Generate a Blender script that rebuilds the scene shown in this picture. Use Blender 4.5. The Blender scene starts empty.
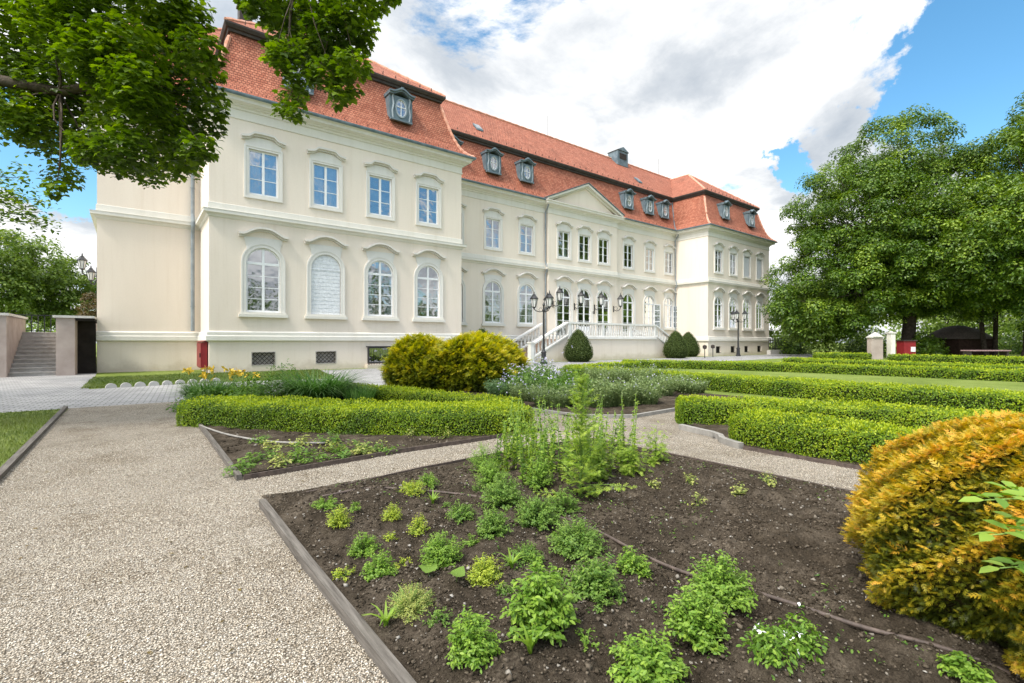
import bpy, math, random
import numpy as np
R = math.radians
random.seed(7)
rng = np.random.default_rng(11)
scene = bpy.context.scene
col = scene.collection
YAW = R(37.9)
SY, CY = math.sin(YAW), math.cos(YAW)
CAMH = 1.45

def ground(x, y, z=0.0):
    """where a sight line of the survey photo meets the height z (X along the facade, Y towards it)"""
    d = 485.0 * (CAMH - z) / (y - 341.4); r = (x - 512) / 485.0
    return (d * (SY + r * CY), d * (CY - r * SY))

def at(x, y, d):
    r = (x - 512) / 485.0
    return np.array([d * (SY + r * CY), d * (CY - r * SY), CAMH + (341.4 - y) / 485.0 * d])

# ------------------------------------------------------------------ tagging
def tag(o, label=None, cat=None, group=None, kind=None):
    if label: o['label'] = label
    if cat: o['category'] = cat
    if group: o['group'] = group
    if kind: o['kind'] = kind
    return o

def empty(name, loc, rz=0.0, parent=None):
    o = bpy.data.objects.new(name, None)
    o.empty_display_size = 0.2
    o.location = loc; o.rotation_euler = (0, 0, rz)
    col.objects.link(o)
    if parent: o.parent = parent
    return o

def copy_tree(o, parent=None):
    c = o.copy(); col.objects.link(c)
    if parent is not None: c.parent = parent
    for ch in list(o.children): copy_tree(ch, c)
    return c

# ------------------------------------------------------------------ materials
MATS = {}
def nt(m):
    m.use_nodes = True
    t = m.node_tree; t.nodes.clear()
    return t, t.nodes, t.links

def N(nodes, typ, **kw):
    n = nodes.new(typ)
    for k, v in kw.items():
        if k in ('operation', 'blend_type', 'data_type', 'noise_dimensions', 'feature', 'attribute_name', 'attribute_type', 'distance', 'sky_type', 'offset_frequency', 'offset', 'invert', 'interpolation_type', 'clamp', 'distribution'):
            setattr(n, k, v)
        else:
            n.inputs[k].default_value = v
    return n

def ramp(nodes, stops, interp='LINEAR'):
    r = nodes.new('ShaderNodeValToRGB'); r.color_ramp.interpolation = interp
    e = r.color_ramp.elements
    while len(e) < len(stops): e.new(0.5)
    for i, (p, c) in enumerate(stops):
        e[i].position = p; e[i].color = (c[0], c[1], c[2], 1)
    return r

def base(name, rough=0.7, spec=0.3):
    m = bpy.data.materials.new(name); t, n, l = nt(m)
    out = n.new('ShaderNodeOutputMaterial'); p = n.new('ShaderNodeBsdfPrincipled')
    p.inputs['Roughness'].default_value = rough
    p.inputs['Specular IOR Level'].default_value = spec
    l.new(p.outputs[0], out.inputs[0])
    MATS[name] = m
    return m, n, l, p, out

def simple(name, c1, c2=None, scale=6.0, rough=0.7, spec=0.3, bump=0.0, bscale=40.0, metal=0.0, detail=5.0, lo=.35, hi=.65):
    m, n, l, p, out = base(name, rough, spec)
    p.inputs['Metallic'].default_value = metal
    tc = n.new('ShaderNodeTexCoord')
    ns = N(n, 'ShaderNodeTexNoise', Scale=scale, Detail=detail, Roughness=.6)
    l.new(tc.outputs['Object'], ns.inputs['Vector'])
    r = ramp(n, [(lo, c1), (hi, c2 or c1)])
    l.new(ns.outputs['Fac'], r.inputs[0]); l.new(r.outputs[0], p.inputs['Base Color'])
    if bump:
        nb = N(n, 'ShaderNodeTexNoise', Scale=bscale, Detail=4.0)
        l.new(tc.outputs['Object'], nb.inputs['Vector'])
        b = N(n, 'ShaderNodeBump', Strength=bump, Distance=0.02)
        l.new(nb.outputs['Fac'], b.inputs['Height']); l.new(b.outputs[0], p.inputs['Normal'])
    return m

def leafmat(name, stops, transl=0.35, rough=0.45, spec=0.35):
    m, n, l, p, out = base(name, rough, spec)
    a = N(n, 'ShaderNodeAttribute', attribute_name='tint')
    r = ramp(n, stops)
    l.new(a.outputs['Fac'], r.inputs[0]); l.new(r.outputs[0], p.inputs['Base Color'])
    tr = n.new('ShaderNodeBsdfTranslucent')
    hs = N(n, 'ShaderNodeHueSaturation', Saturation=1.1, Value=1.25)
    l.new(r.outputs[0], hs.inputs['Color']); l.new(hs.outputs[0], tr.inputs[0])
    mx = N(n, 'ShaderNodeMixShader', Fac=transl)
    l.new(p.outputs[0], mx.inputs[1]); l.new(tr.outputs[0], mx.inputs[2]); l.new(mx.outputs[0], out.inputs[0])
    return m

# stucco
def stucco(name, c1, c2, scale=.35):
    m, n, l, p, out = base(name, .9, .15)
    tc = n.new('ShaderNodeTexCoord')
    a = N(n, 'ShaderNodeTexNoise', Scale=scale, Detail=7.0, Roughness=.65)
    b = N(n, 'ShaderNodeTexNoise', Scale=14.0, Detail=6.0)
    mp = n.new('ShaderNodeMapping'); mp.inputs['Scale'].default_value = (1.6, 1.6, .35)
    l.new(tc.outputs['Object'], mp.inputs[0]); l.new(mp.outputs[0], a.inputs['Vector'])
    l.new(tc.outputs['Object'], b.inputs['Vector'])
    r = ramp(n, [(.3, c1), (.7, c2)])
    l.new(a.outputs['Fac'], r.inputs[0])
    mx = N(n, 'ShaderNodeMixRGB', blend_type='MULTIPLY', Fac=.25)
    r2 = ramp(n, [(.3, (.9, .9, .9)), (.6, (1, 1, 1))])
    l.new(b.outputs['Fac'], r2.inputs[0]); l.new(r.outputs[0], mx.inputs[1]); l.new(r2.outputs[0], mx.inputs[2])
    m3 = n.new('ShaderNodeMapping'); m3.inputs['Scale'].default_value = (3.2, 3.2, .16); l.new(tc.outputs['Object'], m3.inputs[0])
    st = N(n, 'ShaderNodeTexNoise', Scale=1.0, Detail=8.0, Roughness=.7); l.new(m3.outputs[0], st.inputs['Vector'])
    r3 = ramp(n, [(.33, (.92, .90, .87)), (.48, (1, 1, 1)), (.75, (1.02, 1.02, 1.02))]); l.new(st.outputs['Fac'], r3.inputs[0])
    m4 = N(n, 'ShaderNodeMixRGB', blend_type='MULTIPLY', Fac=.6); l.new(mx.outputs[0], m4.inputs[1]); l.new(r3.outputs[0], m4.inputs[2])
    # damp tide mark with a ragged upper edge along the foot of the walls
    sz = n.new('ShaderNodeSeparateXYZ'); l.new(tc.outputs['Object'], sz.inputs[0])
    ez = N(n, 'ShaderNodeTexNoise', Scale=.9, Detail=7.0, Roughness=.7); l.new(tc.outputs['Object'], ez.inputs['Vector'])
    sm = N(n, 'ShaderNodeMath', operation='MULTIPLY_ADD'); l.new(ez.outputs['Fac'], sm.inputs[0]); sm.inputs[1].default_value = -1.5; l.new(sz.outputs[2], sm.inputs[2])
    wr = n.new('ShaderNodeMapRange'); wr.inputs['From Min'].default_value = -.62; wr.inputs['From Max'].default_value = -.30; wr.inputs['To Min'].default_value = .0; wr.inputs['To Max'].default_value = 1.0; l.new(sm.outputs[0], wr.inputs[0])
    r4 = ramp(n, [(0, (.84, .82, .79)), (1, (1, 1, 1))]); l.new(wr.outputs[0], r4.inputs[0])
    m5 = N(n, 'ShaderNodeMixRGB', blend_type='MULTIPLY', Fac=1.0); l.new(m4.outputs[0], m5.inputs[1]); l.new(r4.outputs[0], m5.inputs[2])
    l.new(m5.outputs[0], p.inputs['Base Color'])
    bp = N(n, 'ShaderNodeBump', Strength=.12, Distance=.01)
    nb = N(n, 'ShaderNodeTexNoise', Scale=55.0, Detail=3.0)
    l.new(tc.outputs['Object'], nb.inputs['Vector']); l.new(nb.outputs['Fac'], bp.inputs['Height']); l.new(bp.outputs[0], p.inputs['Normal'])
    return m
stucco('cream_stucco', (.735, .645, .55), (.79, .705, .61))
stucco('plinth_stucco', (.62, .55, .46), (.70, .63, .54), .8)
stucco('white_trim', (.66, .635, .575), (.73, .705, .65))
stucco('pale_trim', (.66, .64, .60), (.73, .71, .67), .8)
stucco('hood_trim', (.60, .575, .53), (.68, .65, .605), .8)
simple('white_paint', (.76, .77, .78), (.82, .83, .84), 3, .45, .4)
simple('brick_white', (.62, .64, .67), (.78, .80, .83), 9, .6, .3, .5, 14)
simple('zinc', (.075, .115, .14), (.15, .20, .23), 2.5, .5, .5)
simple('zinc_light', (.22, .27, .30), (.32, .37, .40), 3, .5, .5)
simple('dark_ledge', (.035, .028, .026), (.06, .048, .042), 3, .6, .3)
simple('pipe_metal', (.17, .20, .22), (.25, .28, .30), 3, .5, .5)
simple('iron', (.012, .012, .014), (.025, .025, .028), 8, .45, .5)
simple('red_enamel', (.20, .010, .016), (.25, .014, .02), 4, .45, .5)
simple('dark_interior', (.02, .017, .015), (.035, .03, .027), 2, .9, .1)
simple('terrace_stone', (.70, .68, .64), (.80, .785, .755), 2, .8, .2, .15, 30)
simple('step_stone', (.36, .33, .30), (.48, .45, .42), 5, .85, .2, .3, 30)
simple('brown_step', (.30, .22, .17), (.40, .31, .25), 5, .85, .2, .3, 30)
simple('pink_render', (.34, .28, .25), (.43, .36, .325), 1.5, .9, .15, .25, 60)
simple('cap_stone', (.50, .48, .45), (.60, .58, .55), 4, .8, .2, .2, 40)
simple('bark', (.055, .042, .032), (.13, .105, .085), 5, .95, .1, .9, 25)
simple('dark_bark', (.03, .024, .02), (.07, .056, .045), 5, .95, .1, .9, 25)
simple('curtain_lilac', (.62, .60, .72), (.78, .77, .85), 3, .9, .1)
simple('curtain_white', (.66, .68, .72), (.82, .83, .86), 3, .9, .1)
simple('blind_grey', (.50, .52, .55), (.56, .58, .61), 3, .7, .2)
simple('hose_black', (.03, .025, .022), (.08, .06, .05), 20, .6, .3)
simple('hose_brown', (.055, .042, .036), (.12, .09, .075), 20, .6, .3)
simple('lamp_glass', (.62, .62, .60), (.70, .70, .68), 5, .2, .5)
simple('shed_wall', (.025, .015, .012), (.05, .03, .025), 4, .9, .1)
simple('shed_roof', (.06, .05, .045), (.12, .10, .09), 12, .9, .1, .6, 10)
simple('stem_green', (.13, .22, .04), (.20, .30, .07), 20, .6, .3)
simple('petal_yellow', (.80, .52, .03), (.85, .62, .08), 20, .6, .3)
simple('petal_white', (.80, .80, .84), (.86, .86, .88), 20, .6, .3)
simple('petal_violet', (.42, .40, .58), (.62, .60, .74), 20, .6, .3)
simple('pink_bench', (.26, .16, .165), (.33, .22, .225), 4, .7, .3)
simple('curb_stone', (.20, .19, .175), (.31, .295, .27), 6, .9, .2, .4, 40)
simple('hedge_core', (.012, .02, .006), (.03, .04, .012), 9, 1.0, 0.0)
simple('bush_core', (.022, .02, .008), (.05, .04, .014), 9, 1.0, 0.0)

def wood():
    m, n, l, p, out = base('grey_wood', .85, .2)
    tc = n.new('ShaderNodeTexCoord'); mp = n.new('ShaderNodeMapping'); mp.inputs['Scale'].default_value = (26, 1.6, 26)
    l.new(tc.outputs['Object'], mp.inputs[0])
    a = N(n, 'ShaderNodeTexNoise', Scale=1.6, Detail=8.0, Roughness=.7)
    l.new(mp.outputs[0], a.inputs['Vector'])
    r = ramp(n, [(.25, (.045, .039, .034)), (.5, (.125, .112, .098)), (.75, (.22, .20, .178))])
    l.new(a.outputs['Fac'], r.inputs[0]); l.new(r.outputs[0], p.inputs['Base Color'])
    b = N(n, 'ShaderNodeBump', Strength=.6, Distance=.01)
    l.new(a.outputs['Fac'], b.inputs['Height']); l.new(b.outputs[0], p.inputs['Normal'])
wood()

def tiles():
    m, n, l, p, out = base('clay_tile', .8, .2)
    uv = n.new('ShaderNodeUVMap')
    br = N(n, 'ShaderNodeTexBrick', offset=.5)
    br.inputs['Scale'].default_value = 1.0
    br.inputs['Brick Width'].default_value = .165; br.inputs['Row Height'].default_value = .145
    br.inputs['Mortar Size'].default_value = .016; br.inputs['Mortar Smooth'].default_value = .5
    br.inputs['Color1'].default_value = (.33, .110, .066, 1); br.inputs['Color2'].default_value = (.47, .19, .12, 1)
    br.inputs['Mortar'].default_value = (.15, .05, .035, 1); br.inputs['Bias'].default_value = -.1
    l.new(uv.outputs[0], br.inputs['Vector'])
    ns = N(n, 'ShaderNodeTexNoise', Scale=.7, Detail=6.0, Roughness=.7)
    l.new(uv.outputs[0], ns.inputs['Vector'])
    r = ramp(n, [(.28, (.60, .60, .60)), (.42, (.88, .88, .87)), (.55, (1, 1, 1)), (.72, (1.18, 1.16, 1.12))])
    l.new(ns.outputs['Fac'], r.inputs[0])
    mx = N(n, 'ShaderNodeMixRGB', blend_type='MULTIPLY', Fac=1.0)
    l.new(br.outputs['Color'], mx.inputs[1]); l.new(r.outputs[0], mx.inputs[2]); l.new(mx.outputs[0], p.inputs['Base Color'])
    # each row tilts outward at its lower edge
    sp = n.new('ShaderNodeSeparateXYZ'); l.new(uv.outputs[0], sp.inputs[0])
    dv = N(n, 'ShaderNodeMath', operation='DIVIDE'); dv.inputs[1].default_value = .145; l.new(sp.outputs[1], dv.inputs[0])
    fr = N(n, 'ShaderNodeMath', operation='FRACT'); l.new(dv.outputs[0], fr.inputs[0])
    iv = N(n, 'ShaderNodeMath', operation='SUBTRACT'); iv.inputs[0].default_value = 1.0; l.new(fr.outputs[0], iv.inputs[1])
    ad = N(n, 'ShaderNodeMath', operation='SUBTRACT'); l.new(iv.outputs[0], ad.inputs[0]); l.new(br.outputs['Fac'], ad.inputs[1])
    b = N(n, 'ShaderNodeBump', Strength=.7, Distance=.05)
    l.new(ad.outputs[0], b.inputs['Height']); l.new(b.outputs[0], p.inputs['Normal'])
tiles()
simple('ridge_tile', (.50, .22, .14), (.64, .36, .27), 5, .8, .2, .3, 20)

def glass():
    m = bpy.data.materials.new('window_glass'); t, n, l = nt(m); MATS['window_glass'] = m
    out = n.new('ShaderNodeOutputMaterial')
    tr = n.new('ShaderNodeBsdfTransparent'); tr.inputs[0].default_value = (.55, .60, .64, 1)
    gl = N(n, 'ShaderNodeBsdfGlossy', Roughness=.02); gl.inputs[0].default_value = (.95, .97, 1, 1)
    tc = n.new('ShaderNodeTexCoord'); ns = N(n, 'ShaderNodeTexNoise', Scale=1.3, Detail=2.0)
    l.new(tc.outputs['Object'], ns.inputs['Vector'])
    b = N(n, 'ShaderNodeBump', Strength=.45, Distance=.04); l.new(ns.outputs['Fac'], b.inputs['Height']); l.new(b.outputs[0], gl.inputs['Normal'])
    fr = N(n, 'ShaderNodeLayerWeight', Blend=.25)
    mr = n.new('ShaderNodeMapRange'); mr.inputs['To Min'].default_value = .38; mr.inputs['To Max'].default_value = .9
    l.new(fr.outputs['Fresnel'], mr.inputs[0])
    mx = n.new('ShaderNodeMixShader'); l.new(mr.outputs[0], mx.inputs[0]); l.new(tr.outputs[0], mx.inputs[1]); l.new(gl.outputs[0], mx.inputs[2])
    l.new(mx.outputs[0], out.inputs[0])
glass()

def gravel():
    m, n, l, p, out = base('gravel', .9, .15)
    tc = n.new('ShaderNodeTexCoord')
    v = N(n, 'ShaderNodeTexVoronoi', Scale=100.0, Randomness=1.0); l.new(tc.outputs['Object'], v.inputs['Vector'])
    bw = n.new('ShaderNodeSeparateColor'); l.new(v.outputs['Color'], bw.inputs[0])
    r = ramp(n, [(.0, (.24, .195, .14)), (.2, (.42, .355, .275)), (.5, (.53, .465, .375)), (.85, (.61, .55, .46)), (1, (.68, .635, .565))])
    l.new(bw.outputs[0], r.inputs[0])
    e = N(n, 'ShaderNodeMapRange'); e.inputs['From Min'].default_value = .25; e.inputs['From Max'].default_value = .62; e.inputs['To Min'].default_value = 1.0; e.inputs['To Max'].default_value = .30
    l.new(v.outputs['Distance'], e.inputs[0])
    mx = N(n, 'ShaderNodeMixRGB', blend_type='MULTIPLY', Fac=1.0); l.new(r.outputs[0], mx.inputs[1]); l.new(e.outputs[0], mx.inputs[2])
    ns = N(n, 'ShaderNodeTexNoise', Scale=1.1, Detail=8.0, Roughness=.7); l.new(tc.outputs['Object'], ns.inputs['Vector'])
    r2 = ramp(n, [(.34, (.70, .66, .60)), (.52, (1, 1, 1)), (.7, (1.08, 1.07, 1.05))]); l.new(ns.outputs['Fac'], r2.inputs[0])
    m2 = N(n, 'ShaderNodeMixRGB', blend_type='MULTIPLY', Fac=1.0); l.new(mx.outputs[0], m2.inputs[1]); l.new(r2.outputs[0], m2.inputs[2])
    l.new(m2.outputs[0], p.inputs['Base Color'])
    b = N(n, 'ShaderNodeBump', Strength=.9, Distance=.012, ); b.invert = True
    l.new(v.outputs['Distance'], b.inputs['Height']); l.new(b.outputs[0], p.inputs['Normal'])
    # loose stones take a colour each
    m, n, l, p, out = base('pebble', .85, .2)
    a = N(n, 'ShaderNodeAttribute', attribute_name='tint')
    r = ramp(n, [(.0, (.14, .11, .08)), (.12, (.36, .30, .23)), (.5, (.53, .465, .375)), (.85, (.63, .57, .48)), (1, (.72, .675, .60))])
    l.new(a.outputs['Fac'], r.inputs[0]); l.new(r.outputs[0], p.inputs['Base Color'])
gravel()

def soil():
    m, n, l, p, out = base('soil', .97, .08)
    tc = n.new('ShaderNodeTexCoord')
    a = N(n, 'ShaderNodeTexNoise', Scale=3.0, Detail=10.0, Roughness=.75); l.new(tc.outputs['Object'], a.inputs['Vector'])
    r = ramp(n, [(.3, (.033, .026, .018)), (.5, (.068, .054, .039)), (.7, (.155, .127, .096))]); l.new(a.outputs['Fac'], r.inputs[0])
    v = N(n, 'ShaderNodeTexNoise', Scale=90.0, Detail=3.0, Roughness=.7); l.new(tc.outputs['Object'], v.inputs['Vector'])
    r2 = ramp(n, [(.3, (.45, .43, .42)), (.55, (1, 1, 1)), (.68, (1.3, 1.3, 1.3)), (.74, (1.9, 1.9, 1.9))]); l.new(v.outputs['Fac'], r2.inputs[0])
    mx = N(n, 'ShaderNodeMixRGB', blend_type='MULTIPLY', Fac=1.0); l.new(r.outputs[0], mx.inputs[1]); l.new(r2.outputs[0], mx.inputs[2])
    l.new(mx.outputs[0], p.inputs['Base Color'])
    b = N(n, 'ShaderNodeBump', Strength=.9, Distance=.03)
    c = N(n, 'ShaderNodeTexNoise', Scale=38.0, Detail=8.0, Roughness=.75); l.new(tc.outputs['Object'], c.inputs['Vector'])
    l.new(c.outputs['Fac'], b.inputs['Height']); l.new(b.outputs[0], p.inputs['Normal'])
    m, n, l, p, out = base('soil_clod', .97, .08)
    a = N(n, 'ShaderNodeAttribute', attribute_name='tint')
    r = ramp(n, [(.0, (.028, .022, .015)), (.6, (.068, .054, .039)), (.94, (.145, .119, .09)), (.985, (.26, .24, .21)), (1, (.36, .34, .31))])
    l.new(a.outputs['Fac'], r.inputs[0]); l.new(r.outputs[0], p.inputs['Base Color'])
soil()

def grass():
    m, n, l, p, out = base('lawn_turf', .95, .1)
    tc = n.new('ShaderNodeTexCoord')
    a = N(n, 'ShaderNodeTexNoise', Scale=.5, Detail=9.0, Roughness=.75); l.new(tc.outputs['Object'], a.inputs['Vector'])
    r = ramp(n, [(.3, (.11, .155, .03)), (.5, (.175, .23, .05)), (.72, (.25, .29, .09))]); l.new(a.outputs['Fac'], r.inputs[0])
    v = N(n, 'ShaderNodeTexNoise', Scale=45.0, Detail=4.0, Roughness=.8); l.new(tc.outputs['Object'], v.inputs['Vector'])
    r2 = ramp(n, [(.3, (.5, .5, .5)), (.6, (1.15, 1.15, 1.15))]); l.new(v.outputs['Fac'], r2.inputs[0])
    mx = N(n, 'ShaderNodeMixRGB', blend_type='MULTIPLY', Fac=1.0); l.new(r.outputs[0], mx.inputs[1]); l.new(r2.outputs[0], mx.inputs[2])
    l.new(mx.outputs[0], p.inputs['Base Color'])
    b = N(n, 'ShaderNodeBump', Strength=.8, Distance=.04); l.new(v.outputs['Fac'], b.inputs['Height']); l.new(b.outputs[0], p.inputs['Normal'])
    m, n, l, p, out = base('paving_sett', .85, .25)
    tc = n.new('ShaderNodeTexCoord')
    mp = n.new('ShaderNodeMapping'); mp.inputs['Rotation'].default_value = (0, 0, R(4))
    l.new(tc.outputs['Object'], mp.inputs[0])
    br = N(n, 'ShaderNodeTexBrick', offset=.5); br.inputs['Scale'].default_value = 1
    br.inputs['Brick Width'].default_value = .24; br.inputs['Row Height'].default_value = .17; br.inputs['Mortar Size'].default_value = .014
    br.inputs['Color1'].default_value = (.29, .285, .285, 1); br.inputs['Color2'].default_value = (.37, .365, .36, 1); br.inputs['Mortar'].default_value = (.14, .135, .13, 1)
    l.new(mp.outputs[0], br.inputs['Vector'])
    a = N(n, 'ShaderNodeTexNoise', Scale=.8, Detail=8.0, Roughness=.7); l.new(tc.outputs['Object'], a.inputs['Vector'])
    r = ramp(n, [(.3, (.78, .78, .78)), (.6, (1.1, 1.1, 1.1))]); l.new(a.outputs['Fac'], r.inputs[0])
    mx = N(n, 'ShaderNodeMixRGB', blend_type='MULTIPLY', Fac=1.0); l.new(br.outputs['Color'], mx.inputs[1]); l.new(r.outputs[0], mx.inputs[2])
    l.new(mx.outputs[0], p.inputs['Base Color'])
    b = N(n, 'ShaderNodeBump', Strength=.6, Distance=.02); b.invert = True; l.new(br.outputs['Fac'], b.inputs['Height']); l.new(b.outputs[0], p.inputs['Normal'])
grass()

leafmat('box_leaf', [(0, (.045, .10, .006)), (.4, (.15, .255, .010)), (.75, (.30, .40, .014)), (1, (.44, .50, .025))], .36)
leafmat('yew_leaf', [(0, (.03, .055, .010)), (.5, (.075, .115, .020)), (1, (.15, .19, .04))], .25)
leafmat('gold_thuja', [(0, (.07, .10, .010)), (.35, (.19, .235, .012)), (.7, (.42, .42, .022)), (1, (.68, .56, .04))], .42)
leafmat('amber_thuja', [(0, (.05, .07, .008)), (.28, (.16, .175, .012)), (.54, (.39, .32, .02)), (.82, (.62, .41, .03)), (1, (.70, .37, .05))], .38)
leafmat('maple_leaf', [(0, (.045, .085, .008)), (.5, (.115, .195, .016)), (1, (.23, .33, .03))], .48, .4, .4)
leafmat('chestnut_leaf', [(0, (.035, .080, .008)), (.5, (.095, .175, .015)), (1, (.27, .37, .035))], .32, .4, .4)
leafmat('light_leaf', [(0, (.06, .11, .015)), (.5, (.14, .22, .03)), (1, (.25, .33, .06))], .4)
leafmat('russet_leaf', [(0, (.06, .045, .015)), (.5, (.13, .09, .03)), (1, (.20, .15, .05))], .3)
leafmat('mint_leaf', [(0, (.06, .135, .014)), (.5, (.14, .265, .03)), (1, (.28, .41, .055))], .38)
leafmat('herb_leaf', [(0, (.05, .115, .018)), (.5, (.11, .215, .033)), (1, (.22, .33, .055))], .38)
leafmat('lime_leaf', [(0, (.16, .24, .02)), (.5, (.30, .39, .035)), (1, (.46, .50, .06))], .35)
leafmat('thyme_leaf', [(0, (.16, .20, .05)), (.5, (.29, .33, .08)), (1, (.42, .43, .12))], .3)
leafmat('grey_leaf', [(0, (.09, .145, .045)), (.5, (.18, .25, .085)), (1, (.31, .37, .16))], .3)
leafmat('blue_leaf', [(0, (.06, .12, .04)), (.5, (.12, .21, .08)), (1, (.22, .32, .15))], .3)
leafmat('lily_leaf', [(0, (.04, .115, .02)), (.5, (.10, .22, .04)), (1, (.25, .39, .12))], .4)
leafmat('fresh_leaf', [(0, (.13, .23, .025)), (.5, (.26, .39, .045)), (1, (.42, .52, .09))], .45)
leafmat('grass_blade', [(0, (.05, .09, .012)), (.5, (.11, .16, .025)), (1, (.22, .24, .06))], .3)
leafmat('far_leaf', [(0, (.09, .14, .03)), (.5, (.17, .24, .05)), (1, (.27, .35, .09))], .4)

# ------------------------------------------------------------------ mesh helpers
class MB:
    def __init__(s): s.v = []; s.f = []; s.m = []
    def add(s, vs, fs, mi=0):
        o = len(s.v); s.v += [tuple(map(float, q)) for q in vs]
        s.f += [tuple(o + i for i in q) for q in fs]; s.m += [mi] * len(fs); return s
    def box(s, x0, x1, y0, y1, z0, z1, mi=0):
        return s.add([(x0, y0, z0), (x1, y0, z0), (x1, y1, z0), (x0, y1, z0), (x0, y0, z1), (x1, y0, z1), (x1, y1, z1), (x0, y1, z1)],
                     [(3, 2, 1, 0), (4, 5, 6, 7), (0, 1, 5, 4), (1, 2, 6, 5), (2, 3, 7, 6), (3, 0, 4, 7)], mi)
    def prism(s, pts, y0, y1, mi=0):      # polygon in x,z extruded along y (y0 = front)
        n = len(pts)
        vs = [(x, y0, z) for x, z in pts] + [(x, y1, z) for x, z in pts]
        return s.add(vs, [tuple(range(n)), tuple(range(2 * n - 1, n - 1, -1))] + [(i, n + i, n + (i + 1) % n, (i + 1) % n) for i in range(n)], mi)
    def slab(s, pts, z0, z1, mi=0):       # polygon in x,y extruded along z
        n = len(pts)
        vs = [(x, y, z0) for x, y in pts] + [(x, y, z1) for x, y in pts]
        return s.add(vs, [tuple(range(n - 1, -1, -1)), tuple(range(n, 2 * n))] + [(i, (i + 1) % n, n + (i + 1) % n, n + i) for i in range(n)], mi)
    def band(s, inner, outer, y0, y1, mi=0, closed=False):   # strip between two outlines in x,z
        n = len(inner)
        vs = [(x, y0, z) for x, z in inner] + [(x, y0, z) for x, z in outer] + [(x, y1, z) for x, z in inner] + [(x, y1, z) for x, z in outer]
        fs = []
        for i in range(n if closed else n - 1):
            j = (i + 1) % n
            fs += [(i, n + i, n + j, j), (n + i, 3 * n + i, 3 * n + j, n + j), (2 * n + i, i, j, 2 * n + j), (2 * n + i, 2 * n + j, 3 * n + j, 3 * n + i)]
        if not closed:
            fs += [(0, 2 * n, 3 * n, n), (n - 1, 2 * n - 1, 4 * n - 1, 3 * n - 1)]
        return s.add(vs, fs, mi)
    def lathe(s, prof, c=(0, 0, 0), n=16, mi=0, rot=0.0):
        vs = []; fs = []
        for r, z in prof:
            for k in range(n):
                a = rot + 2 * math.pi * k / n
                vs.append((c[0] + r * math.cos(a), c[1] + r * math.sin(a), c[2] + z))
        for i in range(len(prof) - 1):
            for k in range(n):
                fs.append((i * n + k, i * n + (k + 1) % n, (i + 1) * n + (k + 1) % n, (i + 1) * n + k))
        fs.append(tuple(range(n - 1, -1, -1))); fs.append(tuple(range((len(prof) - 1) * n, len(prof) * n)))
        return s.add(vs, fs, mi)
    def tube(s, pts, rad, n=8, mi=0):
        pts = [np.array(p, float) for p in pts]
        if not hasattr(rad, '__len__'): rad = [rad] * len(pts)
        vs = []; fs = []; up = np.array([0.13, 0.27, 1.0])
        for i, p in enumerate(pts):
            d = pts[min(i + 1, len(pts) - 1)] - pts[max(i - 1, 0)]; d = d / (np.linalg.norm(d) + 1e-9)
            ref = up if abs(d[2]) < .9 else np.array([1.0, .2, 0])
            a = np.cross(d, ref); a /= np.linalg.norm(a); b = np.cross(d, a)
            for k in range(n):
                t = 2 * math.pi * k / n
                vs.append(tuple(p + rad[i] * (math.cos(t) * a + math.sin(t) * b)))
        for i in range(len(pts) - 1):
            for k in range(n):
                fs.append((i * n + k, i * n + (k + 1) % n, (i + 1) * n + (k + 1) % n, (i + 1) * n + k))
        fs.append(tuple(range(n - 1, -1, -1))); fs.append(tuple(range((len(pts) - 1) * n, len(pts) * n)))
        return s.add(vs, fs, mi)
    def sweep(s, path, prof, closed=True, mi=0, cap=False):   # prof = (outward, z); outside lies right of the path
        n = len(path); P = [np.array(p, float) for p in path]; rings = []
        for i in range(n):
            d1 = P[i] - P[i - 1] if (closed or i > 0) else P[1] - P[0]
            d2 = P[(i + 1) % n] - P[i] if (closed or i < n - 1) else P[-1] - P[-2]
            d1 = d1 / np.linalg.norm(d1); d2 = d2 / np.linalg.norm(d2)
            n1 = np.array([d1[1], -d1[0]]); n2 = np.array([d2[1], -d2[0]])
            m = (n1 + n2) / (1 + n1.dot(n2))
            rings.append([(P[i][0] + m[0] * o, P[i][1] + m[1] * o, z) for o, z in prof])
        k = len(prof); vs = [v for r in rings for v in r]; fs = []
        for i in range(n if closed else n - 1):
            j = (i + 1) % n
            for a in range(k - 1): fs.append((i * k + a, j * k + a, j * k + a + 1, i * k + a + 1))
        return s.add(vs, fs, mi)
    def build(s, name, mats, parent=None, off=(0, 0, 0), smooth=False, uv=False, loc=(0, 0, 0), rz=0.0):
        me = bpy.data.meshes.new(name)
        vs = [(x - off[0], y - off[1], z - off[2]) for x, y, z in s.v]
        me.from_pydata(vs, [], s.f)
        if not isinstance(mats, (list, tuple)): mats = [mats]
        for m in mats: me.materials.append(MATS[m])
        me.polygons.foreach_set('material_index', s.m)
        if smooth: me.polygons.foreach_set('use_smooth', [True] * len(s.f))
        me.update()
        if uv:
            L = me.uv_layers.new(name='UVMap')
            for p in me.polygons:
                nn = np.array(p.normal)
                h = np.array([-nn[1], nn[0], 0.0]); q = np.linalg.norm(h)
                h = h / q if q > 1e-4 else np.array([1.0, 0, 0])
                if abs(h[0]) > abs(h[1]): h = h * (1 if h[0] > 0 else -1)
                else: h = h * (1 if h[1] > 0 else -1)
                w = np.cross(nn, h); w = w if w[2] > 0 else -w
                for li in p.loop_indices:
                    co = np.array(me.vertices[me.loops[li].vertex_index].co)
                    L.data[li].uv = (co.dot(h), co.dot(w))
        o = bpy.data.objects.new(name, me); o.location = loc; o.rotation_euler = (0, 0, rz)
        col.objects.link(o)
        if parent: o.parent = parent
        return o

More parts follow.
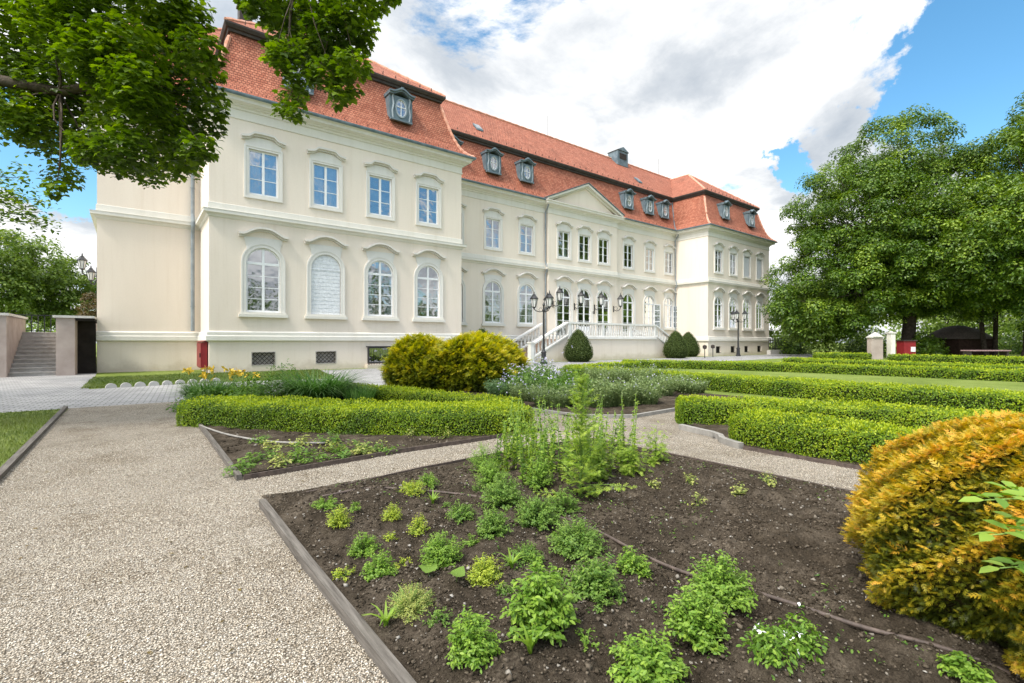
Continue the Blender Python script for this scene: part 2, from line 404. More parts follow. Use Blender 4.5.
class Cloud:
    """many small faces gathered into one mesh, with a random tint for each"""
    def __init__(s): s.v = []; s.t = []; s.f = []; s.m = []; s.n = 0
    def put(s, verts, faces, tint, mi=0):          # verts (K,N,3), faces (F,3), tint (K,)
        K, n = verts.shape[:2]
        if K == 0: return
        s.v.append(verts.reshape(-1, 3)); s.t.append(np.repeat(tint, n))
        f = (np.asarray(faces)[None] + (np.arange(K) * n)[:, None, None]).reshape(-1, 3) + s.n
        s.f.append(f); s.m.append(np.full(len(f), mi, np.int32)); s.n += K * n
    def mesh(s, v, f, mi=0, tint=.5):              # plain triangles/quads
        v = np.asarray(v, float); tri = []
        for q in f:
            for i in range(1, len(q) - 1): tri.append((q[0], q[i], q[i + 1]))
        s.v.append(v); s.t.append(np.full(len(v), tint)); s.f.append(np.array(tri) + s.n)
        s.m.append(np.full(len(tri), mi, np.int32)); s.n += len(v)
    def mb(s, mb, mi=0): s.mesh(mb.v, mb.f, mi)
    def build(s, name, mats, parent=None, off=(0, 0, 0), smooth=False, loc=(0, 0, 0)):
        v = np.concatenate(s.v) - np.array(off); f = np.concatenate(s.f).astype(np.int32)
        me = bpy.data.meshes.new(name)
        me.vertices.add(len(v)); me.vertices.foreach_set('co', v.astype(np.float32).ravel())
        me.loops.add(len(f) * 3); me.loops.foreach_set('vertex_index', f.ravel())
        me.polygons.add(len(f)); me.polygons.foreach_set('loop_start', np.arange(0, len(f) * 3, 3, dtype=np.int32))
        if not isinstance(mats, (list, tuple)): mats = [mats]
        for m in mats: me.materials.append(MATS[m])
        me.polygons.foreach_set('material_index', np.concatenate(s.m))
        if smooth: me.polygons.foreach_set('use_smooth', np.ones(len(f), bool))
        a = me.attributes.new('tint', 'FLOAT', 'POINT'); a.data.foreach_set('value', np.concatenate(s.t).astype(np.float32))
        me.update(); me.validate()
        o = bpy.data.objects.new(name, me); o.location = loc; col.objects.link(o)
        if parent: o.parent = parent
        return o

def unit(a): return a / (np.linalg.norm(a, axis=-1, keepdims=True) + 1e-9)
def rdir(n): return unit(rng.normal(size=(n, 3)))

def fan(outline):
    return [(0, i, i + 1) for i in range(1, len(outline) - 1)]
T = {}
T['diamond'] = (np.array([(0, 0, 0), (.45, .27, .07), (1, 0, -.06), (.45, -.27, .07)]), [(0, 2, 1), (0, 3, 2)])
T['oval'] = (np.array([(0, 0, 0), (.28, .22, .06), (.68, .22, .03), (1, 0, -.10), (.68, -.22, .03), (.28, -.22, .06), (.5, 0, -.02)]),
             [(0, 6, 1), (1, 6, 2), (2, 6, 3), (3, 6, 4), (4, 6, 5), (5, 6, 0)])
_m = [(0, 0, 0), (.05, .30, .02), (-.05, .46, -.05), (.28, .40, .04), (.45, .58, -.06), (.55, .30, .05), (.72, .28, .02), (1.0, 0, -.14)]
_o = _m + [(x, -y, z) for x, y, z in _m[:0:-1][1:]]
T['lobed'] = (np.array(_o + [(.4, 0, 0)]), [(len(_o), (i + 1) % len(_o), i) for i in range(len(_o))])
def _spray(n=3, w=.06):
    v = []; f = []
    def dia(a, b, ww):
        a = np.array(a); b = np.array(b); d = b - a; s_ = np.array([-d[1], d[0], 0]); s_ = s_ / np.linalg.norm(s_) * ww
        o = len(v); mid = a + d * .5; v.extend([a, mid + s_, b, mid - s_]); f.extend([(o, o + 2, o + 1), (o, o + 3, o + 2)])
    dia((0, 0, 0), (1, 0, -.12), w * .8)
    for i in range(n):
        t = .12 + .72 * i / n
        L = .42 * (1 - .55 * t)
        for sg in (-1, 1):
            dia((t, 0, -.02), (t + L * .8, sg * L * .62, -.05 + .05 * sg), w * (1 - .3 * t))
    return np.array(v, float), f
T['spray'] = _spray()
_p = []
_pf = []
for _a, _l in ((-70, .6), (-35, .85), (0, 1.0), (35, .85), (70, .6)):
    o_ = len(_p); ca, sa = math.cos(R(_a)), math.sin(R(_a))
    for x_, y_, z_ in ((0, 0, 0), (.65, .17, .03), (1, 0, -.16), (.65, -.17, .03)):
        _p.append(((x_ * ca - y_ * sa) * _l, (x_ * sa + y_ * ca) * _l, z_))
    _pf += [(o_, o_ + 2, o_ + 1), (o_, o_ + 3, o_ + 2)]
T['palm'] = (np.array(_p), _pf)
_oct = np.array([(1, 0, 0), (-1, 0, 0), (0, 1, 0), (0, -1, 0), (0, 0, 1), (0, 0, -1)], float)
_octf = [(0, 2, 4), (2, 1, 4), (1, 3, 4), (3, 0, 4), (2, 0, 5), (1, 2, 5), (3, 1, 5), (0, 3, 5)]

def leaves(cl, pos, nrm, size, shape, tint, mi=0, along=None, jitter=.5):
    n = len(pos)
    if n == 0: return
    nz = unit(nrm + jitter * rdir(n))
    ax = rdir(n) if along is None else unit(along + .35 * rdir(n))
    x = unit(ax - nz * np.sum(ax * nz, 1, keepdims=True)); y = np.cross(nz, x)
    tv, tf = T[shape]; tv = np.asarray(tv)
    s = np.asarray(size).reshape(-1, 1, 1) * np.ones((n, 1, 1))
    V = pos[:, None, :] + s * (tv[None, :, 0, None] * x[:, None] + tv[None, :, 1, None] * y[:, None] + tv[None, :, 2, None] * nz[:, None])
    cl.put(V, tf, tint, mi)

def blades(cl, b, d, length, width, droop, tint, mi=0, seg=4):
    """arching grass blades: base b (N,3), horizontal direction d (N,2)"""
    n = len(b); t = np.linspace(0, 1, seg + 1)
    h = np.stack([d[:, 0], d[:, 1], np.zeros(n)], 1); side = np.stack([-d[:, 1], d[:, 0], np.zeros(n)], 1)
    L = np.asarray(length).reshape(-1, 1); dr = np.asarray(droop).reshape(-1, 1); w = np.asarray(width).reshape(-1, 1)
    out = L * (.25 * t + dr * t ** 2)[:, :] if dr.shape[0] == 1 else L * (.25 * t[None] + dr * t[None] ** 2)
    up = L * (t[None] - .75 * dr * t[None] ** 2.6)
    wd = w * (1 - .92 * t[None] ** 1.6)
    c = b[:, None] + out[..., None] * h[:, None] + up[..., None] * np.array([0, 0, 1.0])
    V = np.concatenate([c - wd[..., None] * side[:, None], c + wd[..., None] * side[:, None]], 1)
    F = []; k = seg + 1
    for i in range(seg): F += [(i, k + i, k + i + 1), (i, k + i + 1, i + 1)]
    cl.put(V, F, tint, mi)

_H = rng.random((256, 256))
def vn(x, y, s=1.0, o=0):
    x = np.asarray(x) * s + 17.3 * o; y = np.asarray(y) * s + 9.1 * o
    i = np.floor(x).astype(int); j = np.floor(y).astype(int); fx = x - i; fy = y - j
    fx = fx * fx * (3 - 2 * fx); fy = fy * fy * (3 - 2 * fy)
    g = lambda a, b: _H[a % 256, b % 256]
    return (g(i, j) * (1 - fx) + g(i + 1, j) * fx) * (1 - fy) + (g(i, j + 1) * (1 - fx) + g(i + 1, j + 1) * fx) * fy

# ------------------------------------------------------------------ setting: ground sheets
def sheet(name, pts, z, mat, kind='structure'):
    mb = MB(); mb.add([(x, y, z) for x, y in pts], [tuple(range(len(pts)))])
    o = mb.build(name, mat); tag(o, kind=kind); return o
sheet('ground', [(-400, -400), (500, -400), (500, 500), (-400, 500)], 0.0, 'lawn_turf')
sheet('stone_paving', [(-40, 14.15), (16, 14.15), (16, 18.6), (66, 18.6), (66, 25.2), (7.4, 25.2), (6.2, 19.2), (2.2, 20.1), (-1.1, 19.5), (-1.37, 29.5), (-40, 29.5)], .004, 'paving_sett')
sheet('gravel_path', [(-1.12, -8), (12.4, -8), (12.6, 14.15), (-1.12, 14.15)], .006, 'gravel')
sheet('gravel_strip', [(26.2, -8), (28.4, -8), (28.6, 12), (26.4, 12)], .006, 'gravel')

def soil_bed(name, poly_fn, x0, x1, y0, y1, step, amp, z=.02, sd=0):
    nx = int((x1 - x0) / step) + 1; ny = int((y1 - y0) / step) + 1
    X, Y = np.meshgrid(np.linspace(x0, x1, nx), np.linspace(y0, y1, ny))
    e = np.minimum(np.minimum(X - x0, x1 - X), np.minimum(Y - y0, y1 - Y))
    Z = z + amp * (1.0 * (vn(X, Y, 1.7, sd) - .3) + .7 * (vn(X, Y, 6, sd + 1) - .4) + .5 * (vn(X, Y, 17, sd + 2) - .5) + .35 * (vn(X, Y, 40, sd + 3) - .5)) * np.clip(e / .25, .25, 1)
    Z = np.maximum(Z, .011)
    v = np.stack([X, Y, Z], -1).reshape(-1, 3)
    idx = np.arange(nx * ny).reshape(ny, nx)
    a, b, c, d = idx[:-1, :-1].ravel(), idx[:-1, 1:].ravel(), idx[1:, 1:].ravel(), idx[1:, :-1].ravel()
    cx = v[:, 0][[a, b, c, d]].mean(0); cyy = v[:, 1][[a, b, c, d]].mean(0)
    keep = poly_fn(cx, cyy) if poly_fn else np.ones(len(a), bool)
    cl = Cloud(); cl.v.append(v); cl.t.append(np.full(len(v), .5)); cl.n = len(v)
    f = np.concatenate([np.stack([a, b, c], 1), np.stack([a, c, d], 1)])[np.concatenate([keep, keep])]
    cl.f.append(f); cl.m.append(np.zeros(len(f), np.int32))
    o = cl.build(name, 'soil', smooth=True); tag(o, kind='structure')
    def hz(x, y):
        i = np.clip(((np.asarray(y) - y0) / (y1 - y0) * (ny - 1)).astype(int), 0, ny - 1); j = np.clip(((np.asarray(x) - x0) / (x1 - x0) * (nx - 1)).astype(int), 0, nx - 1)
        return Z[i, j]
    return hz
front_z = soil_bed('soil_bed', None, .90, 5.27, -3.0, 4.83, .022, .075, .045)
soil_bed('soil_bed', None, .90, 5.2, 5.86, 13.8, .06, .05, .03, 5)
soil_bed('soil_bed', lambda x, y: (x + y > 13.25), 6.56, 12.3, 5.85, 14.0, .08, .05, .03, 9)
soil_bed('soil_bed', lambda x, y: (y - 3.45 < 1.45 * (x - 6.55)), 6.47, 12.2, -4.0, 4.85, .08, .05, .03, 12)

def scatter_stones(name, mat, pos, size, flat, tint):
    n = len(pos); q = rdir(n); a = unit(np.cross(q, rdir(n))); b = np.cross(q, a)
    base_ = _oct[None] * (1 + .35 * rng.normal(size=(n, 6, 1)).clip(-1, 1)) * size[:, None, None] * np.array([1, .8, .65])
    V = base_[..., 0:1] * q[:, None] + base_[..., 1:2] * a[:, None] + base_[..., 2:3] * b[:, None]
    V[..., 2] *= flat
    cl = Cloud(); cl.put(V + pos[:, None], _octf, tint)
    o = cl.build(name, mat); tag(o, kind='stuff'); return o
# loose stones on the near gravel, denser close by
def region(n, x0, x1, y0, y1): return np.stack([rng.uniform(x0, x1, n), rng.uniform(y0, y1, n)], 1)
p = np.concatenate([region(56000, -2.2, .86, 1.0, 5.4), region(16000, -1.1, .86, 5.4, 9.0), region(14000, .9, 5.4, 4.88, 5.82), region(7000, 5.32, 6.45, .5, 5.8)])
p = p[p[:, 0] > -1.1]
keep = vn(p[:, 0], p[:, 1], 1.4, 3) + .35 * rng.random(len(p)) > .38; p = p[keep]
scatter_stones('gravel_stones', 'pebble', np.column_stack([p, np.full(len(p), .009)]), rng.uniform(.0034, .0078, len(p)), .7, rng.random(len(p)))
p = region(95000, .93, 5.25, .2, 4.8); k = rng.random(len(p)); keep = vn(p[:, 0], p[:, 1], 3, 8) + .5 * k > .55; p = p[keep]
scatter_stones('soil_clods', 'soil_clod', np.column_stack([p, front_z(p[:, 0], p[:, 1]) + .004]), rng.gamma(2.0, .0030, len(p)).clip(.002, .020), .75, rng.random(len(p)))
p = region(5000, .95, 5.1, 5.9, 9.5)
scatter_stones('soil_clods', 'soil_clod', np.column_stack([p, np.full(len(p), .035)]), rng.gamma(2, .006, len(p)).clip(.004, .03), .75, rng.random(len(p)))

p = np.concatenate([region(170, -1.1, .86, 1.2, 9), region(60, 1, 6.3, 4.9, 5.8)]); cl = Cloud()
leaves(cl, np.column_stack([p, np.full(len(p), .016)]), np.tile([0, 0, 1.0], (len(p), 1)), rng.uniform(.012, .035, len(p)), 'oval', rng.random(len(p)), jitter=.35)
tag(cl.build('fallen_leaves', 'russet_leaf'), kind='stuff')
p = region(900, .95, 5.2, .5, 4.75); p = p[vn(p[:, 0], p[:, 1], 1.3, 21) > .42]; p = np.repeat(p, 4, 0) + rng.normal(0, .008, (len(p) * 4, 2)); cl = Cloud()
leaves(cl, np.column_stack([p, front_z(p[:, 0], p[:, 1]) + rng.uniform(.004, .022, len(p))]), np.tile([0, 0, 1.0], (len(p), 1)), rng.uniform(.008, .024, len(p)), 'oval', rng.random(len(p)), jitter=.6)
tag(cl.build('sprouting_weeds', 'herb_leaf'), kind='stuff')

def turf(name, n, fn, lmin, lmax, w):
    p = fn(n); cl = Cloud(); a = rng.uniform(0, 2 * math.pi, len(p))
    L = rng.uniform(lmin, lmax, len(p)) * (.6 + .8 * vn(p[:, 0], p[:, 1], 2.2, 4))
    t = (.25 + .5 * vn(p[:, 0], p[:, 1], .9, 6) + .35 * (rng.random(len(p)) - .5)).clip(0, 1)
    blades(cl, np.column_stack([p, np.zeros(len(p))]), np.stack([np.cos(a), np.sin(a)], 1), L, np.full(len(p), w), rng.uniform(.1, .6, len(p)), t, seg=2)
    tag(cl.build(name, 'grass_blade'), kind='stuff')
turf('lawn_grass', 42000, lambda n: region(n, -6.5, -1.18, 5.5, 14.1), .03, .07, .004)
def strip(n):
    p = region(n, -1.3, 7.3, 19.8, 25.7); return p[(p[:, 0] < 6.3 + (p[:, 1] - 19.2) * .17)]
turf('lawn_strip_grass', 26000, strip, .05, .10, .009)

# ------------------------------------------------------------------ the manor house
V1, V2, V2R = 25.8, 29.5, 29.2
ORG = (30.0, 33.0, 0.0)
house = empty('manor_house', ORG)
tag(house, 'long two-storey cream manor house with two projecting wings and red tiled mansard roof', 'manor house')
def part(mb, name, mat, **k): return mb.build(name, mat, house, ORG, **k)
foot = [(-1.37, 39.5), (-1.37, V2), (2.67, V2), (2.67, V1), (16.09, V1), (16.09, V2), (26.45, V2), (26.45, V2R), (34.95, V2R), (34.95, V2), (44.52, V2), (44.52, V1),
        (57.46, V1), (57.46, V2), (61.5, V2), (61.5, 39.5), (57.46, 39.5), (57.46, 43.2), (44.52, 43.2), (44.52, 39.5), (16.09, 39.5), (16.09, 43.2), (2.67, 43.2), (2.67, 39.5)]
roof_foot = [q for q in foot if q not in ((26.45, V2), (26.45, V2R), (34.95, V2R), (34.95, V2))]
WTOP = 12.3
LOW = (1.5, 2.85, 5.95)      # width, sill, crown
UPP = (1.30, 8.45, 10.6)
DOOR = (1.6, 1.86, 5.95)

def wall(mb, a, b, cols, z0=0.0, z1=WTOP, depth=.22):
    a = np.array(a, float); b = np.array(b, float); L = np.linalg.norm(b - a); d = (b - a) / L; o = np.array([d[1], -d[0]])
    P = lambda s_, z, y=0: (*(a + d * s_ - o * y), z)
    def rect(s0, s1, za, zb):
        if s1 - s0 > 1e-4 and zb - za > 1e-4: mb.add([P(s0, za), P(s1, za), P(s1, zb), P(s0, zb)], [(0, 1, 2, 3)])
    cur = 0.0
    for cx, ops in sorted(cols):
        wm = max(q[0] for q in ops) / 2
        rect(cur, cx - wm, z0, z1); cur = cx + wm; zc = z0
        for w, zb, zt, arch in sorted(ops, key=lambda q: q[1]):
            h = w / 2; rect(cx - wm, cx + wm, zc, zb); rect(cx - wm, cx - h, zb, zt); rect(cx + h, cx + wm, zb, zt)
            if arch:
                sp = zt - h; arc = [(cx + h * math.cos(t), sp + h * math.sin(t)) for t in np.linspace(math.pi, 0, 25)]
                for i in range(24):
                    k = (cx - h, zt) if i < 12 else (cx + h, zt)
                    mb.add([P(*arc[i]), P(*arc[i + 1]), P(*k)], [(0, 1, 2)])
                outl = [(cx - h, zb)] + arc + [(cx + h, zb)]
            else: outl = [(cx - h, zb), (cx - h, zt), (cx + h, zt), (cx + h, zb)]
            for i in range(len(outl)):
                p_, q_ = outl[i], outl[(i + 1) % len(outl)]
                mb.add([P(*p_), P(*q_), P(*q_, depth), P(*p_, depth)], [(0, 1, 2, 3)])
            zc = zt
        rect(cx - wm, cx + wm, zc, z1)
    rect(cur, L, z0, z1)

def vent(w=1.05): return (w, .30, .96, False)
left_c = [4.91, 7.85, 10.81, 13.79]; right_c = [46.47, 49.37, 52.25, 55.15]
main_l = [17.75, 21.16, 24.42]; main_m = [28.2, 30.66, 33.12]; main_r = [36.93, 40.2, 43.42]
A_ = (*LOW, True); U_ = (*UPP, False); D_ = (*DOOR, True)
mb = MB()
wall(mb, (2.67, V1), (16.09, V1), [(4.91 - 2.67, [A_, U_, vent()]), (7.85 - 2.67, [A_, U_, vent()]), (10.81 - 2.67, [A_, U_, (1.5, .25, 1.15, False)]), (13.79 - 2.67, [A_, U_])])
wall(mb, (2.67, V2), (2.67, V1), []); wall(mb, (16.09, V1), (16.09, V2), [])
part(mb, 'wall', 'cream_stucco'); mb = MB(); wall(mb, (16.09, 39.5), (16.09, 43.2), []); wall(mb, (16.09, 43.2), (2.67, 43.2), []); wall(mb, (2.67, 43.2), (2.67, 39.5), [])
part(mb, 'wall', 'cream_stucco')
mb = MB()
wall(mb, (16.09, V2), (26.45, V2), [(c - 16.09, [A_, U_]) for c in main_l])
wall(mb, (26.45, V2), (26.45, V2R), []); wall(mb, (26.45, V2R), (34.95, V2R), [(c - 26.45, [D_, U_]) for c in main_m]); wall(mb, (34.95, V2R), (34.95, V2), [])
wall(mb, (34.95, V2), (44.52, V2), [(c - 34.95, [D_ if c < 41 else A_, U_]) for c in main_r])
part(mb, 'wall', 'cream_stucco'); mb = MB(); wall(mb, (44.52, 39.5), (16.09, 39.5), [])
part(mb, 'wall', 'cream_stucco')
mb = MB()
wall(mb, (44.52, V1), (57.46, V1), [(c - 44.52, [A_, U_, vent(.95)]) for c in right_c])
wall(mb, (44.52, V2), (44.52, V1), []); wall(mb, (57.46, V1), (57.46, V2), [])
part(mb, 'wall', 'cream_stucco'); mb = MB(); wall(mb, (57.46, 39.5), (57.46, 43.2), []); wall(mb, (57.46, 43.2), (44.52, 43.2), []); wall(mb, (44.52, 43.2), (44.52, 39.5), [])
part(mb, 'wall', 'cream_stucco')
mb = MB()
wall(mb, (-1.37, 39.5), (-1.37, V2), []); wall(mb, (-1.37, V2), (2.67, V2), []); wall(mb, (2.67, 39.5), (-1.37, 39.5), [])
part(mb, 'wall', 'cream_stucco')
mb = MB()
wall(mb, (57.46, V2), (61.5, V2), []); wall(mb, (61.5, V2), (61.5, 39.5), []); wall(mb, (61.5, 39.5), (57.46, 39.5), [])
part(mb, 'wall', 'cream_stucco')
mb = MB().sweep(foot, [(0, 1.44), (.05, 1.46), (.13, 1.50), (.13, 1.70), (.09, 1.73), (.09, 1.88), (.0, 1.94)]); part(mb, 'plinth_course', 'white_trim')
mb = MB().sweep(foot, [(0, 7.14), (.06, 7.18), (.10, 7.26), (.24, 7.32), (.24, 7.45), (.26, 7.47), (.045, 7.50), (.04, 7.80), (0, 7.82)]); part(mb, 'string_course', 'white_trim')
mb = MB().sweep(foot, [(0, 11.86), (.05, 11.88), (.05, 11.96), (.025, 11.97), (.025, 12.30), (.08, 12.31), (.10, 12.40), (.2, 12.44), (.2, 12.48), (.22, 12.50), (.46, 12.56), (.46, 12.70), (.54, 12.74), (.54, 12.80), (-.3, 12.81)])
part(mb, 'cornice', 'white_trim')
g = MB().sweep(roof_foot, [(.53, 12.80), (.56, 12.74), (.64, 12.74), (.67, 12.80), (.67, 12.87), (.64, 12.87), (.62, 12.81), (.56, 12.81), (.50, 12.86)]); part(g, 'gutter', 'zinc')

# roofs
prof = [(.58, 12.84), (.36, 12.98), (.10, 13.22), (-.14, 13.58), (-.34, 14.05), (-.55, 14.7), (-.76, 15.45), (-1.0, 16.42)]
mb = MB().sweep(roof_foot, prof); part(mb, 'mansard_roof', 'clay_tile', uv=True)
mb = MB().sweep(roof_foot, [(-1.1, 16.36), (-.88, 16.38), (-.86, 16.5), (-.78, 16.52), (-.70, 16.66), (-.70, 16.74), (-1.1, 16.80)]); part(mb, 'roof_ledge', 'dark_ledge')
def hip(mb, x0, x1, y0, y1, z0, ra, rb, zr):
    """hipped roof over a rectangle with its ridge from ra to rb (x,y)"""
    A, B, C, D = (x0, y0, z0), (x1, y0, z0), (x1, y1, z0), (x0, y1, z0)
    a, b = (*ra, zr), (*rb, zr)
    if abs(ra[1] - rb[1]) < 1e-6: fs = [(A, B, b, a), (B, C, b), (C, D, a, b), (D, A, a)]
    else: fs = [(A, B, a), (B, C, b, a), (C, D, b), (D, A, a, b)]
    for f in fs: mb.add(f, [tuple(range(len(f)))])
ZL = 16.77
for x0, x1 in ((2.67, 16.09), (44.52, 57.46)):
    mb = MB(); m_ = (x0 + x1) / 2; hip(mb, x0 + .74, x1 - .74, V1 + .74, 43.2 - .74, ZL, (m_, 32.0), (m_, 37.0), 20.9); part(mb, 'upper_roof', 'clay_tile', uv=True)
    r = MB()
    for (p_, q_) in (((x0 + .74, V1 + .74, ZL), (m_, 32, 20.9)), ((x1 - .74, V1 + .74, ZL), (m_, 32, 20.9)), ((m_, 32, 20.9), (m_, 37, 20.9))):
        r.tube([np.array(p_) + (np.array(q_) - np.array(p_)) * t for t in np.linspace(0, 1, 24)], [.09 + .025 * (i % 2) for i in range(24)], 6)
    part(r, 'ridge_tiles', 'ridge_tile')
mb = MB(); hip(mb, -1.37 + .74, 61.5 - .74, V2 + .74, 39.5 - .74, ZL, (5.5, 34.5), (54.6, 34.5), 21.05); part(mb, 'upper_roof', 'clay_tile', uv=True)
r = MB(); r.tube([(x, 34.5, 21.07) for x in np.linspace(5.5, 54.6, 120)], [.09 + .03 * (i % 2) for i in range(120)], 6)
r.tube([(-1.37 + .74, V2 + .74, ZL), (5.5, 34.5, 21.05)], .1, 6); part(r, 'ridge_tiles', 'ridge_tile')
# mansard hip tiles at the wing corners
for cx, sx in ((2.67, -1), (16.09, 1), (44.52, -1), (57.46, 1)):
    pts = []
    for i in range(len(prof) - 1):
        for t in np.linspace(0, 1, 4)[:-1]:
            o = prof[i][0] + (prof[i + 1][0] - prof[i][0]) * t; z = prof[i][1] + (prof[i + 1][1] - prof[i][1]) * t
            pts.append((cx + sx * o, V1 - o, z + .02))
    part(MB().tube(pts, [.085 + .03 * (i % 2) for i in range(len(pts))], 6), 'hip_tiles', 'ridge_tile')
# valley flashings
for cx, sx in ((44.52, -1), (16.09, 1)):
    part(MB().tube([(cx + sx * o, V2 - o, z + .01) for o, z in prof], .07, 6), 'valley_flashing', 'zinc')
# snow guards: small hooks just above the eaves and the ledge
sg = MB()
def hooks(a, b, z, step):
    a = np.array(a); b = np.array(b); n = int(np.linalg.norm(b - a) / step)
    for i in range(1, n):
        q = a + (b - a) * i / n; sg.add([(q[0] - .03, q[1] + .12, z - .05), (q[0] + .03, q[1] + .12, z - .05), (q[0], q[1], z + .17)], [(0, 1, 2)]); sg.box(q[0] - .012, q[0] + .012, q[1] - .02, q[1] + .02, z - .12, z + .15)
for a, b, y in ((2.5, 16.3, V1), (16.9, 43.7, V2), (44.3, 57.6, V1)):
    hooks((a, y - .12), (b, y - .12), 13.12, .62); hooks((a + .5, y - .24), (b - .5, y - .24), 13.0, 1.1)
    hooks((a + 1, y + .95), (b - 1, y + .95), 16.98, .75)
tag(part(sg, 'snow_guards', 'dark_ledge'), kind='stuff')

# pediment
PV = V2R
mb = MB(); mb.prism([(26.6, 12.82), (34.8, 12.82), (30.7, 14.72)], PV - .04, 31.2); part(mb, 'pediment', 'cream_stucco')
rk = MB()
def rake(o, y0, y1, t0, t1):   # raking mouldings, offset bands above the tympanum edge
    L, Rr, T_ = (26.05, 12.80), (35.35, 12.80), (30.7, 14.78)
    rk.prism([(L[0], L[1] + t0), (T_[0], T_[1] + t0), (T_[0], T_[1] + t1), (L[0], L[1] + t1)], y0, y1)
    rk.prism([(T_[0], T_[1] + t0), (Rr[0], Rr[1] + t0), (Rr[0], Rr[1] + t1), (T_[0], T_[1] + t1)], y0, y1)
rake(0, PV - .18, 31.0, -.14, .02); rake(0, PV - .42, 31.0, .02, .2); part(rk, 'pediment_moulding', 'white_trim')
cp = MB(); L, Rr, T_ = (25.95, 12.99), (35.45, 12.99), (30.7, 15.02)
cp.prism([L, T_, (T_[0], T_[1] + .05), (L[0], L[1] + .05)], PV - .5, 31.3); cp.prism([T_, Rr, (Rr[0], Rr[1] + .05), (T_[0], T_[1] + .05)], PV - .5, 31.3); part(cp, 'pediment_flashing', 'zinc')

# windows --------------------------------------------------
def arch_outline(h, zb, sp, n=24, e=0.0):
    return [(-h - e, zb)] + [((h + e) * math.cos(t), sp + (h + e) * math.sin(t)) for t in np.linspace(math.pi, 0, n + 1)] + [(h + e, zb)]
def shape_obj(mb, name, mat, parent): return mb.build(name, mat, parent)

def hood_arch(mb, hw, z):       # raised eyebrow moulding
    xs = np.linspace(-hw, hw, 33); f = lambda x: .33 * (0.5 + 0.5 * math.cos(min(1, abs(x) / (hw * .84)) ** 1.25 * math.pi)) ** .7
    lo = [(x, z + f(x)) for x in xs]
    mb.band(lo, [(x, q + .08) for x, q in lo], -.12, .02)
    mb.band([(x, q + .08) for x, q in lo], [(x * 1.03, q + .17) for x, q in lo], -.27, .02)
def hood_step(mb, hw, z):
    xs = np.linspace(-hw, hw, 41)
    def f(x):
        a = abs(x) / hw
        if a > .66: return .06 * (1 - (a - .66) / .34)
        if a > .42: t = (.66 - a) / .24; return .08 + .16 * t * t * (3 - 2 * t)
        return .24 + .02 * math.cos(a / .42 * math.pi / 2)
    lo = [(x, z + f(x)) for x in xs]
    mb.band(lo, [(x, q + .08) for x, q in lo], -.12, .02)
    mb.band([(x, q + .08) for x, q in lo], [(x * 1.03, q + .17) for x, q in lo], -.24, .02)

def casement(mb, h, zb, zt, rows, transom=None, arch=False, y=.06, d=.06):
    """white timber frame filling an opening"""
    if arch:
        sp = zt - h; outer = arch_outline(h, zb, sp); inner = arch_outline(h - .075, zb, sp)
        mb.band(inner, outer, y, y + d); mb.box(-h, h, y, y + d, zb, zb + .10)
        mb.box(-.055, .055, y - .012, y + d - .01, zb + .1, zt - .05)
        mb.box(-h + .05, h - .05, y - .016, y + d - .005, sp - .07, sp + .05); top = sp - .07
    else:
        mb.box(-h, -h + .075, y, y + d, zb, zt); mb.box(h - .075, h, y, y + d, zb, zt)
        mb.box(-h + .075, h - .075, y, y + d, zb, zb + .09); mb.box(-h + .075, h - .075, y, y + d, zt - .08, zt)
        mb.box(-.055, .055, y - .012, y + d - .01, zb + .09, zt - .08); top = zt - .08
    for sg_ in (-1, 1):
        for k in range(1, rows):
            z = zb + .1 + (top - zb - .1) * k / rows
            a, b = sorted((sg_ * .055, sg_ * (h - .075))); mb.box(a, b, y + .004, y + d - .015, z - .016, z + .016)

